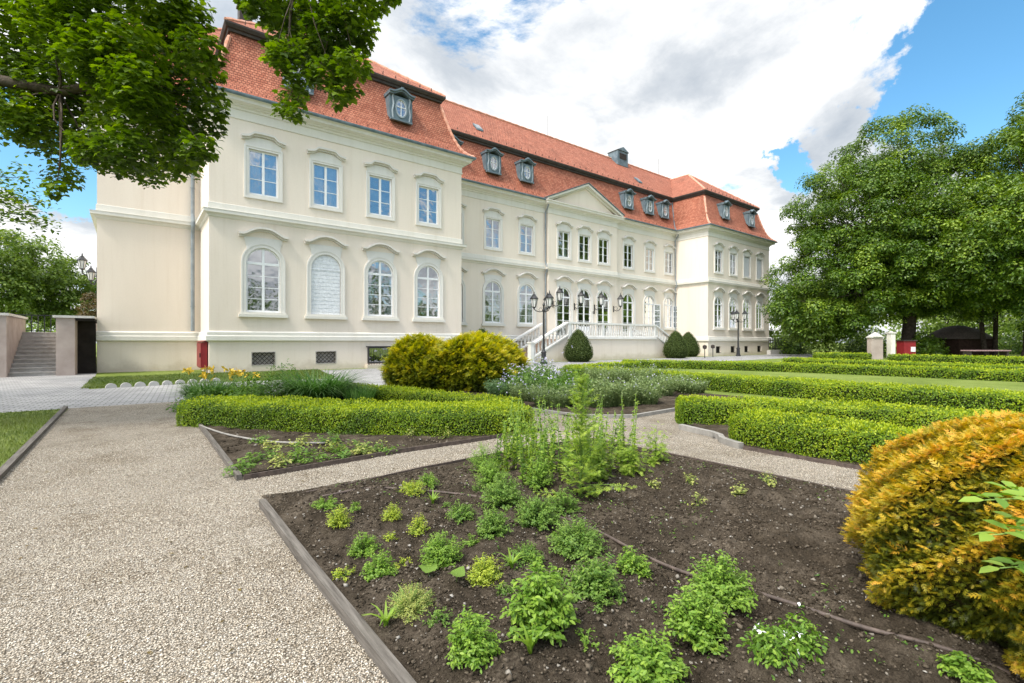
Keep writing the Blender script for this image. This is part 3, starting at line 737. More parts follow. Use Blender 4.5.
def window_arch(kind='window', glazed=True, z_sill=LOW[1], h=LOW[0] / 2, sill=True, curtain=None, part_open=False):
    sp = LOW[2] - LOW[0] / 2
    if h != LOW[0] / 2: sp = LOW[2] - h
    t = MB(); inner = arch_outline(h, z_sill, sp); outer = arch_outline(h, z_sill, sp, e=.18)
    t.band(inner, outer, -.05, .03); t.band(arch_outline(h, z_sill, sp, e=.15), arch_outline(h, z_sill, sp, e=.215), -.075, .02)
    e_ = h + .2; c_, n_ = math.cos(.7) * e_, math.sin(.7) * e_
    arc = [(e_ * math.cos(a), sp + e_ * math.sin(a)) for a in np.linspace(.7, math.pi - .7, 15)]
    pan = [(-c_ - .03, sp + n_ + .22), (-c_ - .13, 6.42), (c_ + .13, 6.42), (c_ + .03, sp + n_ + .22)]
    t.prism((pan + arc)[::-1], -.03, .02)
    w = t.build(kind, 'pale_trim')
    hm = MB(); hood_arch(hm, 1.06, 6.40); hm.build('hood', 'hood_trim', w)
    if sill:
        s_ = MB(); s_.box(-1.07, 1.07, -.17, .02, z_sill - .24, z_sill - .10); s_.box(-1.0, 1.0, -.11, .02, z_sill - .10, z_sill - .001); s_.build('sill', 'white_trim', w)
    if glazed:
        f = MB(); casement(f, h, z_sill, sp + h, 4 if z_sill > 2 else 5, arch=True); f.build('frame', 'white_paint', w)
        pn = MB(); q = arch_outline(h - .03, z_sill + .03, sp); pn.add([(x, .09, z) for x, z in q], [tuple(range(len(q)))]); pn.build('pane', 'window_glass', w)
        if curtain:
            c = MB(); n = 22
            for sg_ in (-1, 1):
                xs = np.linspace(sg_ * (h - .02), sg_ * h * curtain[1], n)
                vs = [(x, .24 + .035 * math.sin(i * 1.9), z) for z in (z_sill + .05, sp + h * .2) for i, x in enumerate(xs)]
                c.add(vs, [(i, i + 1, n + i + 1, n + i) for i in range(n - 1)])
            c.build('curtain', curtain[0], w)
    else:
        b = MB(); q = arch_outline(h - .005, z_sill + .005, sp); b.prism([(x, z) for x, z in q], .05, .09); b.build('infill', 'brick_white', w)
        f = MB(); f.box(-h, h, .02, .07, sp - .06, sp - .02)
        for k in range(15):
            z = z_sill + .14 + k * .19
            if z < sp + h * .85:
                hw = h - .02 if z < sp else math.sqrt(max(0, h * h - (z - sp) ** 2)) - .02
                f.box(-hw, hw, .038, .06, z, z + .15)
        f.build('shutter_slats', 'brick_white', w)
    return w

def window_rect(kind='window', glazed=True, curtain=None):
    w_, zb, zt = UPP; h = w_ / 2
    t = MB()
    inner = [(-h, zb), (-h, zt), (h, zt), (h, zb)]; e = .17
    t.band(inner, [(-h - e, zb - .17), (-h - e, zt + .15), (h + e, zt + .15), (h + e, zb - .17)], -.05, .03, closed=True)
    e2 = .12
    t.band([(-h - e2, zb - .12), (-h - e2, zt + .10), (h + e2, zt + .10), (h + e2, zb - .12)], [(-h - .19, zb - .19), (-h - .19, zt + .17), (h + .19, zt + .17), (h + .19, zb - .19)], -.075, .02, closed=True)
    t.prism([(-h - .12, zt + .17), (-h - .17, 10.98), (-.3, 11.2), (.3, 11.2), (h + .17, 10.98), (h + .12, zt + .17)], -.03, .02)
    w = t.build(kind, 'pale_trim')
    hm = MB(); hood_step(hm, .95, 10.98); hm.build('hood', 'hood_trim', w)
    if glazed:
        f = MB(); casement(f, h, zb, zt, 3); f.build('frame', 'white_paint', w)
        pn = MB(); pn.add([(-h + .03, .09, zb + .03), (h - .03, .09, zb + .03), (h - .03, .09, zt - .03), (-h + .03, .09, zt - .03)], [(0, 1, 2, 3)]); pn.build('pane', 'window_glass', w)
        if curtain:
            c = MB(); n = 22
            for sg_ in (-1, 1):
                xs = np.linspace(sg_ * (h - .02), sg_ * h * curtain[1], n)
                vs = [(x, .24 + .035 * math.sin(i * 1.9), z) for z in (zb + .05, zt - .05) for i, x in enumerate(xs)]
                c.add(vs, [(i, i + 1, n + i + 1, n + i) for i in range(n - 1)])
            c.build('curtain', curtain[0], w)
    else:
        b = MB(); b.box(-h + .004, h - .004, .05, .09, zb + .004, zt - .004); b.build('infill', 'blind_grey', w)
    return w

def setw(o, x, y):
    o.parent = house; o.location = (x - ORG[0], y - ORG[1], 0)
P_arch = window_arch(); P_archc = window_arch(curtain=('curtain_white', .45)); P_archl = window_arch(curtain=('curtain_lilac', .5))
P_blind = window_arch('blind_window', glazed=False)
P_door = window_arch('french_window', z_sill=DOOR[1], h=DOOR[0] / 2, sill=False)
P_rect = window_rect(); P_rectc = window_rect(curtain=('curtain_white', .12)); P_rectl = window_rect(curtain=('curtain_lilac', .35))
P_rblind = window_rect('blind_window', glazed=False)
used = set()
def place(proto, x, y):
    if proto.name in used: o = copy_tree(proto)
    else: used.add(proto.name); o = proto
    setw(o, x, y); return o
for i, c in enumerate(left_c):
    place([P_arch, P_blind, P_archc, P_arch][i], c, V1); place([P_rectc, P_rectc, P_rect, P_rect][i], c, V1)
for i, c in enumerate(main_l + main_r):
    ctr = [P_arch, P_arch, P_archc, None, None, P_archl][i]
    if c < 41 and i > 2: ctr = P_door
    place(ctr, c, V2); place([P_rect, P_rectl, P_rectl, P_rect, P_rect, P_rectl][i], c, V2)
for i, c in enumerate(main_m):
    o = place(P_door, c, V2R); place(P_rect, c, V2R)
for i, c in enumerate(right_c):
    place([P_arch, P_archc, P_arch, P_arch][i], c, V1); place([P_rect, P_rect, P_rblind, P_rblind][i], c, V1)
# entrance door leaves and handle in the middle opening
dr = MB(); dr.box(30.66 - .72, 30.66 - .05, V2R + .02, V2R + .055, 1.9, 2.75); dr.box(30.66 + .05, 30.66 + .72, V2R + .02, V2R + .055, 1.9, 2.75); dr = part(dr, 'entrance_door', 'white_paint')
hd = MB(); hd.box(30.68, 30.72, V2R - .03, V2R + .015, 2.85, 3.05); hd.build('handle', 'iron', dr, ORG)
# casements standing open by the right-hand bays
for c in (40.2, 43.42):
    f = MB(); h = .66; zb, zt = LOW[1], 5.15
    for (x0, x1) in ((0, .06), (h - .06, h)): f.box(x0, x1, -.02, .02, zb, zt)
    for k in range(5):
        z = zb + (zt - zb - .06) * k / 4; f.box(.06, h - .06, -.018, .018, z, z + .06)
    o = f.build('open_casement', 'white_paint', house, loc=(c + .72 - ORG[0], V2 - .03 - ORG[1], 0), rz=R(-28))
    g = MB(); g.box(.06, h - .06, -.004, .004, zb + .06, zt - .06); g.build('pane', 'window_glass', o)

# basement openings
def lattice(x, w, z0, z1, y):
    b = MB(); b.box(x - w / 2 + .002, x + w / 2 - .002, y + .17, y + .2, z0 + .002, z1 - .002); b.box(x - w / 2, x + w / 2, y - .02, y + .02, z0, z0 + .035); b.box(x - w / 2, x + w / 2, y - .02, y + .02, z1 - .035, z1)
    b.box(x - w / 2, x - w / 2 + .03, y - .02, y + .02, z0 + .035, z1 - .035); b.box(x + w / 2 - .03, x + w / 2, y - .02, y + .02, z0 + .035, z1 - .035)
    o = part(b, 'basement_grille', 'step_stone')
    l = MB(); st = .2; hgt = z1 - z0
    k = -hgt
    while k < w:
        for sgn in (1, -1):
            xa, xb = (k, k + hgt) if sgn > 0 else (k + hgt, k)
            # clip to the opening
            pts = []
            za, zb = 0.0, hgt; x0_, x1_ = xa, xb
            def clip(px, pz, qx, qz, lim, lo):
                t = (lim - px) / (qx - px); return lim, pz + (qz - pz) * t
            P0, P1 = [x0_, za], [x1_, zb]
            for lim in (0.0, w):
                for a_, b_ in ((P0, P1), (P1, P0)):
                    out_ = a_[0] < lim if lim == 0 else a_[0] > lim
                    if out_ and abs(b_[0] - a_[0]) > 1e-6:
                        t = (lim - a_[0]) / (b_[0] - a_[0]); a_[1] += (b_[1] - a_[1]) * t; a_[0] = lim
            if abs(P1[1] - P0[1]) > .03 and 0 <= P0[0] <= w and 0 <= P1[0] <= w:
                l.tube([(x - w / 2 + P0[0], y + .02 + .008 * sgn, z0 + P0[1]), (x - w / 2 + P1[0], y + .02 + .008 * sgn, z0 + P1[1])], .016, 4)
        k += st
    l.build('lattice', 'dark_ledge', o, ORG)
for c in (4.91, 7.85): lattice(c, 1.05, .30, .96, V1)
for c in right_c: 
    b = MB(); b.box(c - .47, c + .47, V1 + .16, V1 + .2, .302, .958); b.box(c - .475, c + .475, V1 - .01, V1 + .03, .3, .34); part(b, 'basement_grille', 'dark_interior')
b = MB(); b.box(10.06, 11.56, V1 + .1, V1 + .14, .25, 1.15); bw_ = part(b, 'basement_window', 'window_glass')
b = MB(); b.box(10.06, 10.13, V1 - .03, V1 + .09, .25, 1.15); b.box(11.49, 11.56, V1 - .03, V1 + .09, .25, 1.15); b.box(10.13, 11.49, V1 - .03, V1 + .09, 1.08, 1.15); b.box(10.13, 11.49, V1 - .03, V1 + .09, .25, .31)
b.box(9.98, 11.85, V1 - .38, V1 - .33, 1.14, 1.2); b.box(9.98, 10.03, V1 - .38, V1 - .33, .2, 1.14); b.box(11.8, 11.85, V1 - .38, V1 - .33, .2, 1.14); b.box(9.98, 10.03, V1 - .33, V1, 1.14, 1.2); b.box(11.8, 11.85, V1 - .33, V1, 1.14, 1.2)
for x_ in np.linspace(10.15, 11.68, 11): b.box(x_ - .009, x_ + .009, V1 - .365, V1 - .345, .2, 1.14)
b.build('window_grille', 'iron', bw_, ORG)
b = MB(); b.box(9.9, 11.95, V1 - .42, V1 - .002, 0, .2); part(b, 'light_well_kerb', 'plinth_stucco')

# downpipes
for x, y, z0 in ((2.33, V2 - .14, 1.98), (44.30, V2 - .14, .25), (26.30, V2 - .1, .3)):
    rr = .085 if x < 40 and x > 0 and x < 20 else .06
    m_ = MB().tube([(x, y - .45, 12.72), (x, y - .38, 12.4), (x, y - .04, 11.9), (x, y - .04, 7.9), (x, y - .22, 7.5), (x, y - .22, 7.25), (x, y - .04, 6.9), (x, y - .04, z0)], rr, 10)
    for z in (10.6, 9.2, 6.1, 4.6, 3.2): m_.lathe([(rr + .012, 0), (rr + .012, .05)], (x, y - .04, z), 10)
    part(m_, 'downpipe', 'pipe_metal', smooth=False)

# dormers --------------------------------------------------
def dormer():
    b = MB(); hw = .57; yf = .16; zb, zt = 14.16, 15.52      # y measured from the wall face inwards
    # front panel tapering slightly to its foot, cheeks running back into the slope
    fr = [(-hw - .05, zb), (hw + .05, zb), (hw, zt), (-hw, zt)]
    # front board with an oval hole
    n = 28; ov = [(.30 * math.cos(2 * math.pi * k / n), 14.86 + .47 * math.sin(2 * math.pi * k / n)) for k in range(n)]
    sq = []
    for k in range(n):
        a = 2 * math.pi * k / n; c, s_ = math.cos(a), math.sin(a); sc = min(hw / max(abs(c), 1e-6), .68 / max(abs(s_), 1e-6)); sq.append((c * sc, 14.84 + s_ * sc))
    b.band(ov, sq, yf, yf + .08, closed=True)
    b.box(-hw - .10, hw + .10, yf - .09, yf + .1, zb - .07, zb + .03)
    for sg_ in (-1, 1):
        x0, x1 = sorted((sg_ * hw, sg_ * (hw + .14)))
        b.add([(x0, yf + .02, zb), (x1, yf + .02, zb), (x1, .45, zb + .25), (x0, .45, zb + .25), (x0, yf + .02, zt), (x1, yf + .02, zt), (x1, 1.0, zt), (x0, 1.0, zt)],
              [(3, 2, 1, 0), (4, 5, 6, 7), (0, 1, 5, 4), (1, 2, 6, 5), (2, 3, 7, 6), (3, 0, 4, 7)])
    d = b.build('dormer', 'zinc')
    h_ = MB(); xs = np.linspace(-hw - .2, hw + .2, 25)
    lo = [(x, zt + .24 * (0.5 + .5 * math.cos(min(1, abs(x) / (hw + .02)) * math.pi))) for x in xs]
    h_.band(lo, [(x, z + .09) for x, z in lo], yf - .16, 1.05); h_.band([(x, z + .09) for x, z in lo], [(x * 1.03, z + .17) for x, z in lo], yf - .26, 1.05)
    h_.box(-.07, .07, yf - .22, .3, zt + .36, zt + .48); h_.build('dormer_roof', 'zinc', d)
    f = MB(); o1 = [(.37 * math.cos(2 * math.pi * k / n), 14.86 + .55 * math.sin(2 * math.pi * k / n)) for k in range(n)]; o2 = [(.28 * math.cos(2 * math.pi * k / n), 14.86 + .45 * math.sin(2 * math.pi * k / n)) for k in range(n)]
    f.band(o2, ov, yf - .02, yf + .05, closed=True); f.box(-.02, .02, yf - .01, yf + .04, 14.43, 15.29); f.box(-.27, .27, yf - .008, yf + .038, 14.9, 14.94); f.build('frame', 'white_paint', d)
    f = MB(); f.band(ov, o1, yf - .05, yf + .01, closed=True)
    # volutes either side of the oval
    for sg_ in (-1, 1): f.tube([(sg_ * .50, yf - .02, 14.2), (sg_ * .55, yf - .03, 14.6), (sg_ * .47, yf - .03, 15.0), (sg_ * .54, yf - .03, 15.4), (sg_ * .50, yf - .02, 15.58)], .05, 6)
    f.build('oval_surround', 'zinc_light', d)
    p = MB(); p.add([(x, yf + .03, z) for x, z in o2], [tuple(range(n))]); p.build('pane', 'window_glass', d)
    return d
P_d = dormer()
for x, y in [(6.58, V1), (12.12, V1), (17.75, V2), (21.35, V2), (24.6, V2), (37.25, V2), (40.5, V2), (43.05, V2), (48.3, V1), (53.75, V1)]: place(P_d, x, y)
# skylights, roof hatch, lightning rods
def on_main(x, y): return ZL + (y - V2 - .74) * (21.05 - ZL) / (34.5 - V2 - .74)
for x, y in ((21.2, V2 + 1.75), (40.9, V2 + 1.6)):
    b = MB(); z = on_main(x, y); dz = on_main(x, y + .6) - z
    b.add([(x - .3, y, z + .05), (x + .3, y, z + .05), (x + .3, y + .6, z + dz + .05), (x - .3, y + .6, z + dz + .05), (x - .3, y, z + .17), (x + .3, y, z + .17), (x + .3, y + .6, z + dz + .17), (x - .3, y + .6, z + dz + .17)],
          [(3, 2, 1, 0), (4, 5, 6, 7), (0, 1, 5, 4), (1, 2, 6, 5), (2, 3, 7, 6), (3, 0, 4, 7)])
    s_ = part(b, 'skylight', 'zinc'); g = MB()
    g.add([(x - .23, y + .08, z + .19 + dz * .13), (x + .23, y + .08, z + .19 + dz * .13), (x + .23, y + .52, z + .19 + dz * .87), (x - .23, y + .52, z + .19 + dz * .87)], [(0, 1, 2, 3)]); g.build('pane', 'window_glass', s_, ORG)
b = MB(); b.box(40.3, 42.0, 33.6, 34.9, 20.2, 21.75); b.prism([(40.2, 21.75), (42.1, 21.75), (41.15, 22.2)], 33.5, 35.0); hb = part(b, 'roof_hatch', 'zinc')
b = MB(); b.box(40.6, 41.7, 33.56, 33.59, 20.9, 21.5)
for k in range(5): b.box(40.6, 41.7, 33.53, 33.56, 20.93 + k * .12, 20.99 + k * .12)
b.build('louvre', 'dark_ledge', hb, ORG)
for x in (31.2, 48.7): part(MB().tube([(x, 34.5, 21.1), (x, 34.5, 23.0)], .025, 5), 'lightning_rod', 'dark_ledge')
part(MB().box(5.0, 5.7, 33.2, 33.9, 20.0, 21.9).box(4.93, 5.77, 33.13, 33.97, 21.9, 22.02), 'chimney', 'dark_ledge')

# ------------------------------------------------------------------ entrance terrace
TX0, TX1, TY0, TZ = 25.35, 36.1, V1, 1.80
to = (30.7, 27.5, 0)
terr = empty('entrance_terrace', to); tag(terr, 'pale stone entrance terrace with white baluster railing and side stairs', 'terrace')
def tp(mb, n, m, **k): return mb.build(n, m, terr, to, **k)
b = MB(); b.box(TX0, TX1, TY0, V2R - .14, 0, TZ - .16); tp(b, 'platform', 'cream_stucco')
b = MB(); b.box(TX0 - .02, TX1 + .02, TY0 - .1, V2R - .145, TZ - .16, TZ); tp(b, 'coping', 'terrace_stone')
def baluster_mesh(h):
    m_ = MB().box(-.075, .075, -.075, .075, 0, .06).box(-.07, .07, -.07, .07, h - .06, h)
    m_.lathe([(.045, .06), (.07, .10), (.085, .2 * h + .08), (.08, .34 * h), (.04, .62 * h), (.035, .72 * h), (.06, .76 * h), (.04, .8 * h), (.06, h - .06)], (0, 0, 0), 10); return m_
RAILH = 1.12
bal = baluster_mesh(RAILH - .22).build('baluster', 'terrace_stone', terr, loc=(TX0 + .4 - to[0], TY0 + .1 - to[1], TZ + .08), smooth=False)
def addbal(x, y, z):
    c = bal.copy(); col.objects.link(c); c.parent = terr; c.location = (x - to[0], y - to[1], z)
nb = 36
for i in range(1, nb):
    x = TX0 + .4 + (TX1 - TX0 - .8) * i / (nb - 1)
    if i % 12: addbal(x, TY0 + .1, TZ + .08)
b = MB(); b.box(TX0, TX1, TY0 - .04, TY0 + .24, TZ, TZ + .08); tp(b, 'bottom_rail', 'terrace_stone')
b = MB(); b.box(TX0 - .05, TX1 + .05, TY0 - .06, TY0 + .26, TZ + RAILH - .14, TZ + RAILH); tp(b, 'handrail', 'terrace_stone')
for x in (TX0 + .13, TX0 + .4 + (TX1 - TX0 - .8) * 12 / 35, TX0 + .4 + (TX1 - TX0 - .8) * 24 / 35, TX1 - .13):
    b = MB(); b.box(x - .13, x + .13, TY0 - .035, TY0 + .235, TZ + .08, TZ + RAILH - .14); tp(b, 'pier', 'terrace_stone')
for sx, X0 in ((-1, TX0), (1, TX1)):
    run = 3.5; ns = 11; rh = TZ / ns
    for k in range(ns - 1):
        a = X0 + sx * (k * run / (ns - 1)); c = X0 + sx * ((k + 1) * run / (ns - 1) + .03)
        x0, x1 = min(a, c), max(a, c); zt = TZ - (k + 1) * rh
        b = MB(); b.box(x0, x1, TY0 + .3, V2R - .65, 0, zt - .002 * k); tp(b, 'step', 'brown_step')
    for y0 in (TY0, V2R - .62):
        sl = TZ / run; b = MB()
        xe = X0 + sx * run; pts = [(X0, 0), (xe, 0), (xe, .22), (X0, TZ + .05)] if sx > 0 else [(xe, 0), (X0, 0), (X0, TZ + .05), (xe, .22)]
        b.prism(pts, y0 + .01, y0 + .25); tp(b, 'cheek_wall', 'cream_stucco')
        b = MB()
        for za, zb in ((.06, .18), (RAILH - .14, RAILH)):
            q = [(X0, TZ + za), (xe, .16 + za), (xe, .16 + zb), (X0, TZ + zb)]; b.prism(q if sx > 0 else q[::-1], y0 - .05, y0 + .29)
        tp(b, 'stair_rail', 'terrace_stone')
        b = MB(); b.box(min(xe - .15, xe + .15), max(xe - .15, xe + .15), y0 - .06, y0 + .3, 0, 1.32); b.box(xe - .2, xe + .2, y0 - .1, y0 + .34, 1.32, 1.42); tp(b, 'newel', 'terrace_stone')
        for k in range(1, 10):
            x = X0 + sx * run * k / 10; addbal(x, y0 + .12, TZ - (TZ - .16) * k / 10 + .17)

# ------------------------------------------------------------------ lanterns and lamps
def lantern(parent, loc, s=1.0, name='lantern'):
    f = MB(); n = 6
    r0, r1, h = .11 * s, .20 * s, .46 * s
    for k in range(n):
        a = 2 * math.pi * k / n; f.tube([(r0 * math.cos(a), r0 * math.sin(a), .06 * s), (r1 * math.cos(a), r1 * math.sin(a), .06 * s + h)], .014 * s, 4)
    f.lathe([(.03 * s, -.06 * s), (.05 * s, 0), (.12 * s, .045 * s), (.12 * s, .07 * s)], n=6)
    f.lathe([(.235 * s, .5 * s), (.235 * s, .54 * s), (.14 * s, .66 * s), (.10 * s, .70 * s), (.10 * s, .74 * s), (.03 * s, .80 * s), (.035 * s, .84 * s), (.006 * s, .95 * s)], n=6)
    o = f.build(name, 'iron', parent, loc=loc)
    g = MB().lathe([(r0 * .93, .072 * s), (r1 * .93, .5 * s)], n=6); g.build('glass', 'lamp_glass', o); return o
def street_lamp(x, y, rot):
    r = empty('street_lamp', (x, y, 0), rot)
    m_ = MB().lathe([(.24, 0), (.24, .12), (.17, .16), (.15, .7), (.19, .76), (.12, .84), (.085, .95), (.07, 1.5), (.055, 3.35), (.10, 3.4), (.10, 3.5), (.05, 3.55), (.05, 3.75), (.09, 3.8), (.01, 3.98)], n=14)
    m_.build('post', 'iron', r, smooth=False)
    for k in range(3):
        a = 2 * math.pi * k / 3; c, s_ = math.cos(a), math.sin(a)
        arm = MB().tube([(0.04 * c, .04 * s_, 3.42), (.25 * c, .25 * s_, 3.36), (.5 * c, .5 * s_, 3.42), (.62 * c, .62 * s_, 3.55)], .028, 6)
        arm.tube([(.1 * c, .1 * s_, 3.6), (.25 * c, .25 * s_, 3.62), (.32 * c, .32 * s_, 3.5), (.24 * c, .24 * s_, 3.44)], .016, 5)
        arm.build('arm', 'iron', r); lantern(r, (.62 * c, .62 * s_, 3.6), 1.15)
    return r
l1 = street_lamp(20.8, 23.4, R(25)); tag(l1, 'black three-lantern street lamp in front of the entrance stairs', 'street lamp', 'cast iron street lamps')
l2 = street_lamp(47.3, 24.2, R(75)); tag(l2, 'black three-lantern street lamp standing before the far wing', 'street lamp', 'cast iron street lamps')
def wall_lantern(x, y, z, d, label, two=False):
    r = empty('wall_lantern', (x, y, z)); dx, dy = d
    b = MB(); b.tube([(0, 0, -.28), (0, 0, .28)], .055, 6); b.tube([(0, 0, -.05), (dx * .35, dy * .35, -.2), (dx * .7, dy * .7, -.1), (dx * .8, dy * .8, .12)], .03, 6); b.tube([(dx * .1, dy * .1, .15), (dx * .3, dy * .3, .22), (dx * .45, dy * .45, .05), (dx * .35, dy * .35, -.12)], .018, 5)
    b.build('bracket', 'iron', r); lantern(r, (dx * .8, dy * .8, .16), 1.35)
    if two: lantern(r, (dx * .35, dy * .35 + .55, -.25), 1.2); 
    tag(r, label, 'wall lantern', 'lanterns on the facade'); return r
wall_lantern(26.9, V2R - .08, 4.5, (0, -1), 'black wall lantern left of the first door-height arch above the stairs')
wall_lantern(29.43, V2R - .02, 4.4, (0, -1), 'black wall lantern just left of the central entrance door')
wall_lantern(31.9, V2R - .02, 4.4, (0, -1), 'black wall lantern just right of the central entrance door')
wall_lantern(34.45, V2R - .02, 4.4, (0, -1), 'black wall lantern on bare wall above the terrace, furthest from the stair lamp')
wl = empty('wall_lantern', (-1.40, 30.6, 4.7)); b = MB(); b.tube([(0, 0, -.3), (0, 0, .3)], .05, 6); b.tube([(0, 0, -.1), (-.3, 0, -.2), (-.55, 0, .0), (-.55, 0, .12)], .03, 6); b.tube([(0, 0, -.2), (-.1, -.25, -.55), (-.22, -.3, -.5), (-.22, -.3, -.4)], .03, 6); b.build('bracket', 'iron', wl)
lantern(wl, (-.55, 0, .14), .85); lantern(wl, (-.22, -.3, -.4), .8)
tag(wl, 'black double lantern on the end wall above the dark passage', 'wall lantern')
pl = MB(); pl.box(-.2, .2, -.02, .02, -.12, .12); pl.box(-.17, .17, -.03, -.02, -.09, .09, 1)
tag(pl.build('name_plate', ['iron', 'dark_ledge'], loc=(31.72, V2R - .02, 3.98)), 'small dark plate on the wall below a lantern beside the entrance', 'wall plate')
for x, y, lab in ((39.5, 23.2, 'low dark path light beside the pair of clipped cones'), (43.3, 24.6, 'low dark path light on paving before the far wing corner')):
    r = empty('path_light', (x, y, 0)); MB().lathe([(.07, 0), (.07, .03), (.035, .05), (.035, .78)], n=10).build('stem', 'iron', r); MB().lathe([(.05, .78), (.17, .84), (.17, 1.08), (.05, 1.16)], n=12).build('lamp_head', 'dark_ledge', r)
    tag(r, lab, 'path light', 'low path lights')

# red cabinet on the return wall
r = empty('fire_cabinet', (2.63, 27.0, .22)); b = MB(); b.box(-.22, .0, -.95, .95, 0, 1.2); b.build('cabinet_body', 'red_enamel', r)
b = MB(); b.box(-.25, -.222, -.9, .9, .05, 1.15); d_ = b.build('door', 'red_enamel', r); MB().box(-.29, -.25, -.8, -.74, .5, .7).build('handle', 'iron', d_)
b = MB(); b.add([(-.27, -1.0, 1.203), (.0, -1.0, 1.26), (.0, 1.0, 1.26), (-.27, 1.0, 1.203), (-.27, -1.0, 1.223), (.0, -1.0, 1.28), (.0, 1.0, 1.28), (-.27, 1.0, 1.223)], [(3, 2, 1, 0), (4, 5, 6, 7), (0, 1, 5, 4), (1, 2, 6, 5), (2, 3, 7, 6), (3, 0, 4, 7)]); b.build('lid', 'red_enamel', r)
tag(r, 'dark red metal cabinet on the wall beside the grey drainpipe', 'cabinet')

# ------------------------------------------------------------------ left stair, retaining walls, passage
r = empty('retaining_wall', (-8, 28.2, 0)); MB().box(-24, 3.92, -.2, .4, 0, 2.5).box(3.52, 3.92, .4, 4.2, 0, 2.5).build('wall', 'pink_render', r); MB().box(-24, 4.0, -.28, .48, 2.5, 2.6).box(3.44, 4.0, .48, 4.2, 2.5, 2.6).build('coping', 'cap_stone', r)
tag(r, 'pinkish rendered retaining wall with pale coping beside the garden steps', 'wall')
r = empty('passage_wall', (-2.0, 28.3, 0)); MB().box(-.62, -.02, -.3, 4.0, 0, 2.46).build('wall', 'pink_render', r); MB().box(-.02, .61, .9, 1.0, 0, 2.46).box(.0, .62, -.3, 4, 2.36, 2.46).build('passage', 'dark_interior', r); MB().box(-.72, .62, -.38, 4.1, 2.462, 2.56).build('coping', 'cap_stone', r)
tag(r, 'pinkish pier with dark covered passage against the house end', 'wall')
r = empty('garden_steps', (-3.35, 28.4, 0))
for k in range(11):
    b = MB(); b.box(-.725, .715, k * .31, k * .31 + .34, 0, (k + 1) * .172 - .05); b.box(-.724, .714, k * .31 - .03, k * .31 + .339, (k + 1) * .172 - .05 + .001, (k + 1) * .172); b.build('step', 'step_stone', r)
tag(r, 'grey stone garden steps climbing between two pinkish walls', 'steps')
sheet('upper_terrace', [(-40, 31.9), (-1.4, 31.9), (-1.4, 60), (-40, 60)], 1.88, 'lawn_turf')
r = empty('iron_railing', (-3.6, 33.5, 1.88)); b = MB(); b.box(-1.2, .35, -.02, .02, .85, .9); b.box(-1.2, .35, -.02, .02, .08, .12); b.build('rail', 'iron', r)
for k in range(7): MB().box(-.02, .02, -.02, .02, 0, .88).build('post', 'iron', r, loc=(-1.1 + k * .23, 0, 0))
tag(r, 'short black iron railing at the head of the garden steps', 'railing')
tag(MB().box(-.9, .9, -.15, .15, 0, .8).box(-.95, .95, -.2, .2, .8, .88).build('parapet', 'pink_render', loc=(-2.3, 34.6, 1.88)), 'low pinkish parapet beyond the garden steps', 'wall')

# scalloped edging stones of the house lawn
ex = [(-1.12, 19.45), (2.3, 20.15)]
for k in range(9):
    t = .16 + .84 * k / 8; x = ex[0][0] + (ex[1][0] - ex[0][0]) * t; y = ex[0][1] + (ex[1][1] - ex[0][1]) * t
    b = MB(); q = [(.14 * math.cos(a), .02 + .13 * math.sin(a)) for a in np.linspace(0, math.pi, 13)] + [(-.14, 0), (.14, 0)]; b.prism(q[::-1], -.04, .04)
    tag(b.build('edging_stone', 'cap_stone', loc=(x, y, 0), rz=R(11.6)), 'half-round pale concrete edging stone of the lawn strip before the house', 'edging stone', 'scalloped edging stones')

# timber and stone edgings of the beds
def board(name, pts, w, h, mat, label, cat, z0=0.0):
    b = MB(); pts = [np.array(p, float) for p in pts]; n = len(pts); L, Rr = [], []
    for i in range(n):
        d = pts[min(i + 1, n - 1)] - pts[max(i - 1, 0)]; d /= np.linalg.norm(d); nn = np.array([-d[1], d[0]]) * w / 2
        L.append(pts[i] + nn); Rr.append(pts[i] - nn)
    c = np.mean(pts, 0)
    for i in range(n - 1):
        q = [L[i], Rr[i], Rr[i + 1], L[i + 1]]; b.slab([(p[0] - c[0], p[1] - c[1]) for p in q], z0, h)
    o = b.build(name, mat, loc=(c[0], c[1], 0)); tag(o, label, cat); return o
board('timber_edging', [(.87, -3), (.875, 1.93), (.87, 3.2), (.882, 4.70)], .052, .07, 'grey_wood', 'weathered grey timber board edging the near herb bed beside the wide gravel path', 'edging board')
board('timber_edging', [(.86, 5.72), (.875, 8.5), (.88, 13.9)], .05, .065, 'grey_wood', 'weathered grey timber board edging the bed with the long curved hedge', 'edging board')
board('timber_edging', [(-1.15, -3), (-1.13, 6.8), (-1.17, 14.2)], .07, .06, 'grey_wood', 'dark grey timber board between left lawn and gravel path', 'edging board')
board('bed_edging', [(.92, 4.70), (1.56, 4.73), (2.5, 4.86), (3.84, 4.92), (4.85, 4.88), (5.22, 4.5), (5.27, 3.6), (5.28, 2.4), (5.28, -3)], .022, .06, 'hose_brown', 'thin dark metal strip bounding the far sides of the near herb bed', 'edging strip')
board('bed_edging', [(.9, 5.70), (1.98, 5.77), (2.72, 5.85), (3.78, 5.83), (4.33, 5.86), (5.1, 5.95), (5.25, 6.5)], .022, .06, 'hose_brown', 'thin dark strip in front of the soil below the curved hedge', 'edging strip')
board('bed_edging', [(6.54, 9.5), (6.54, 7.72), (6.60, 6.9), (6.72, 6.45), (7.1, 6.05), (7.49, 5.82), (8.2, 5.85), (9.3, 5.9)], .07, .07, 'curb_stone', 'grey kerb with cut corner round the perennial bed beyond the crossing', 'kerb')
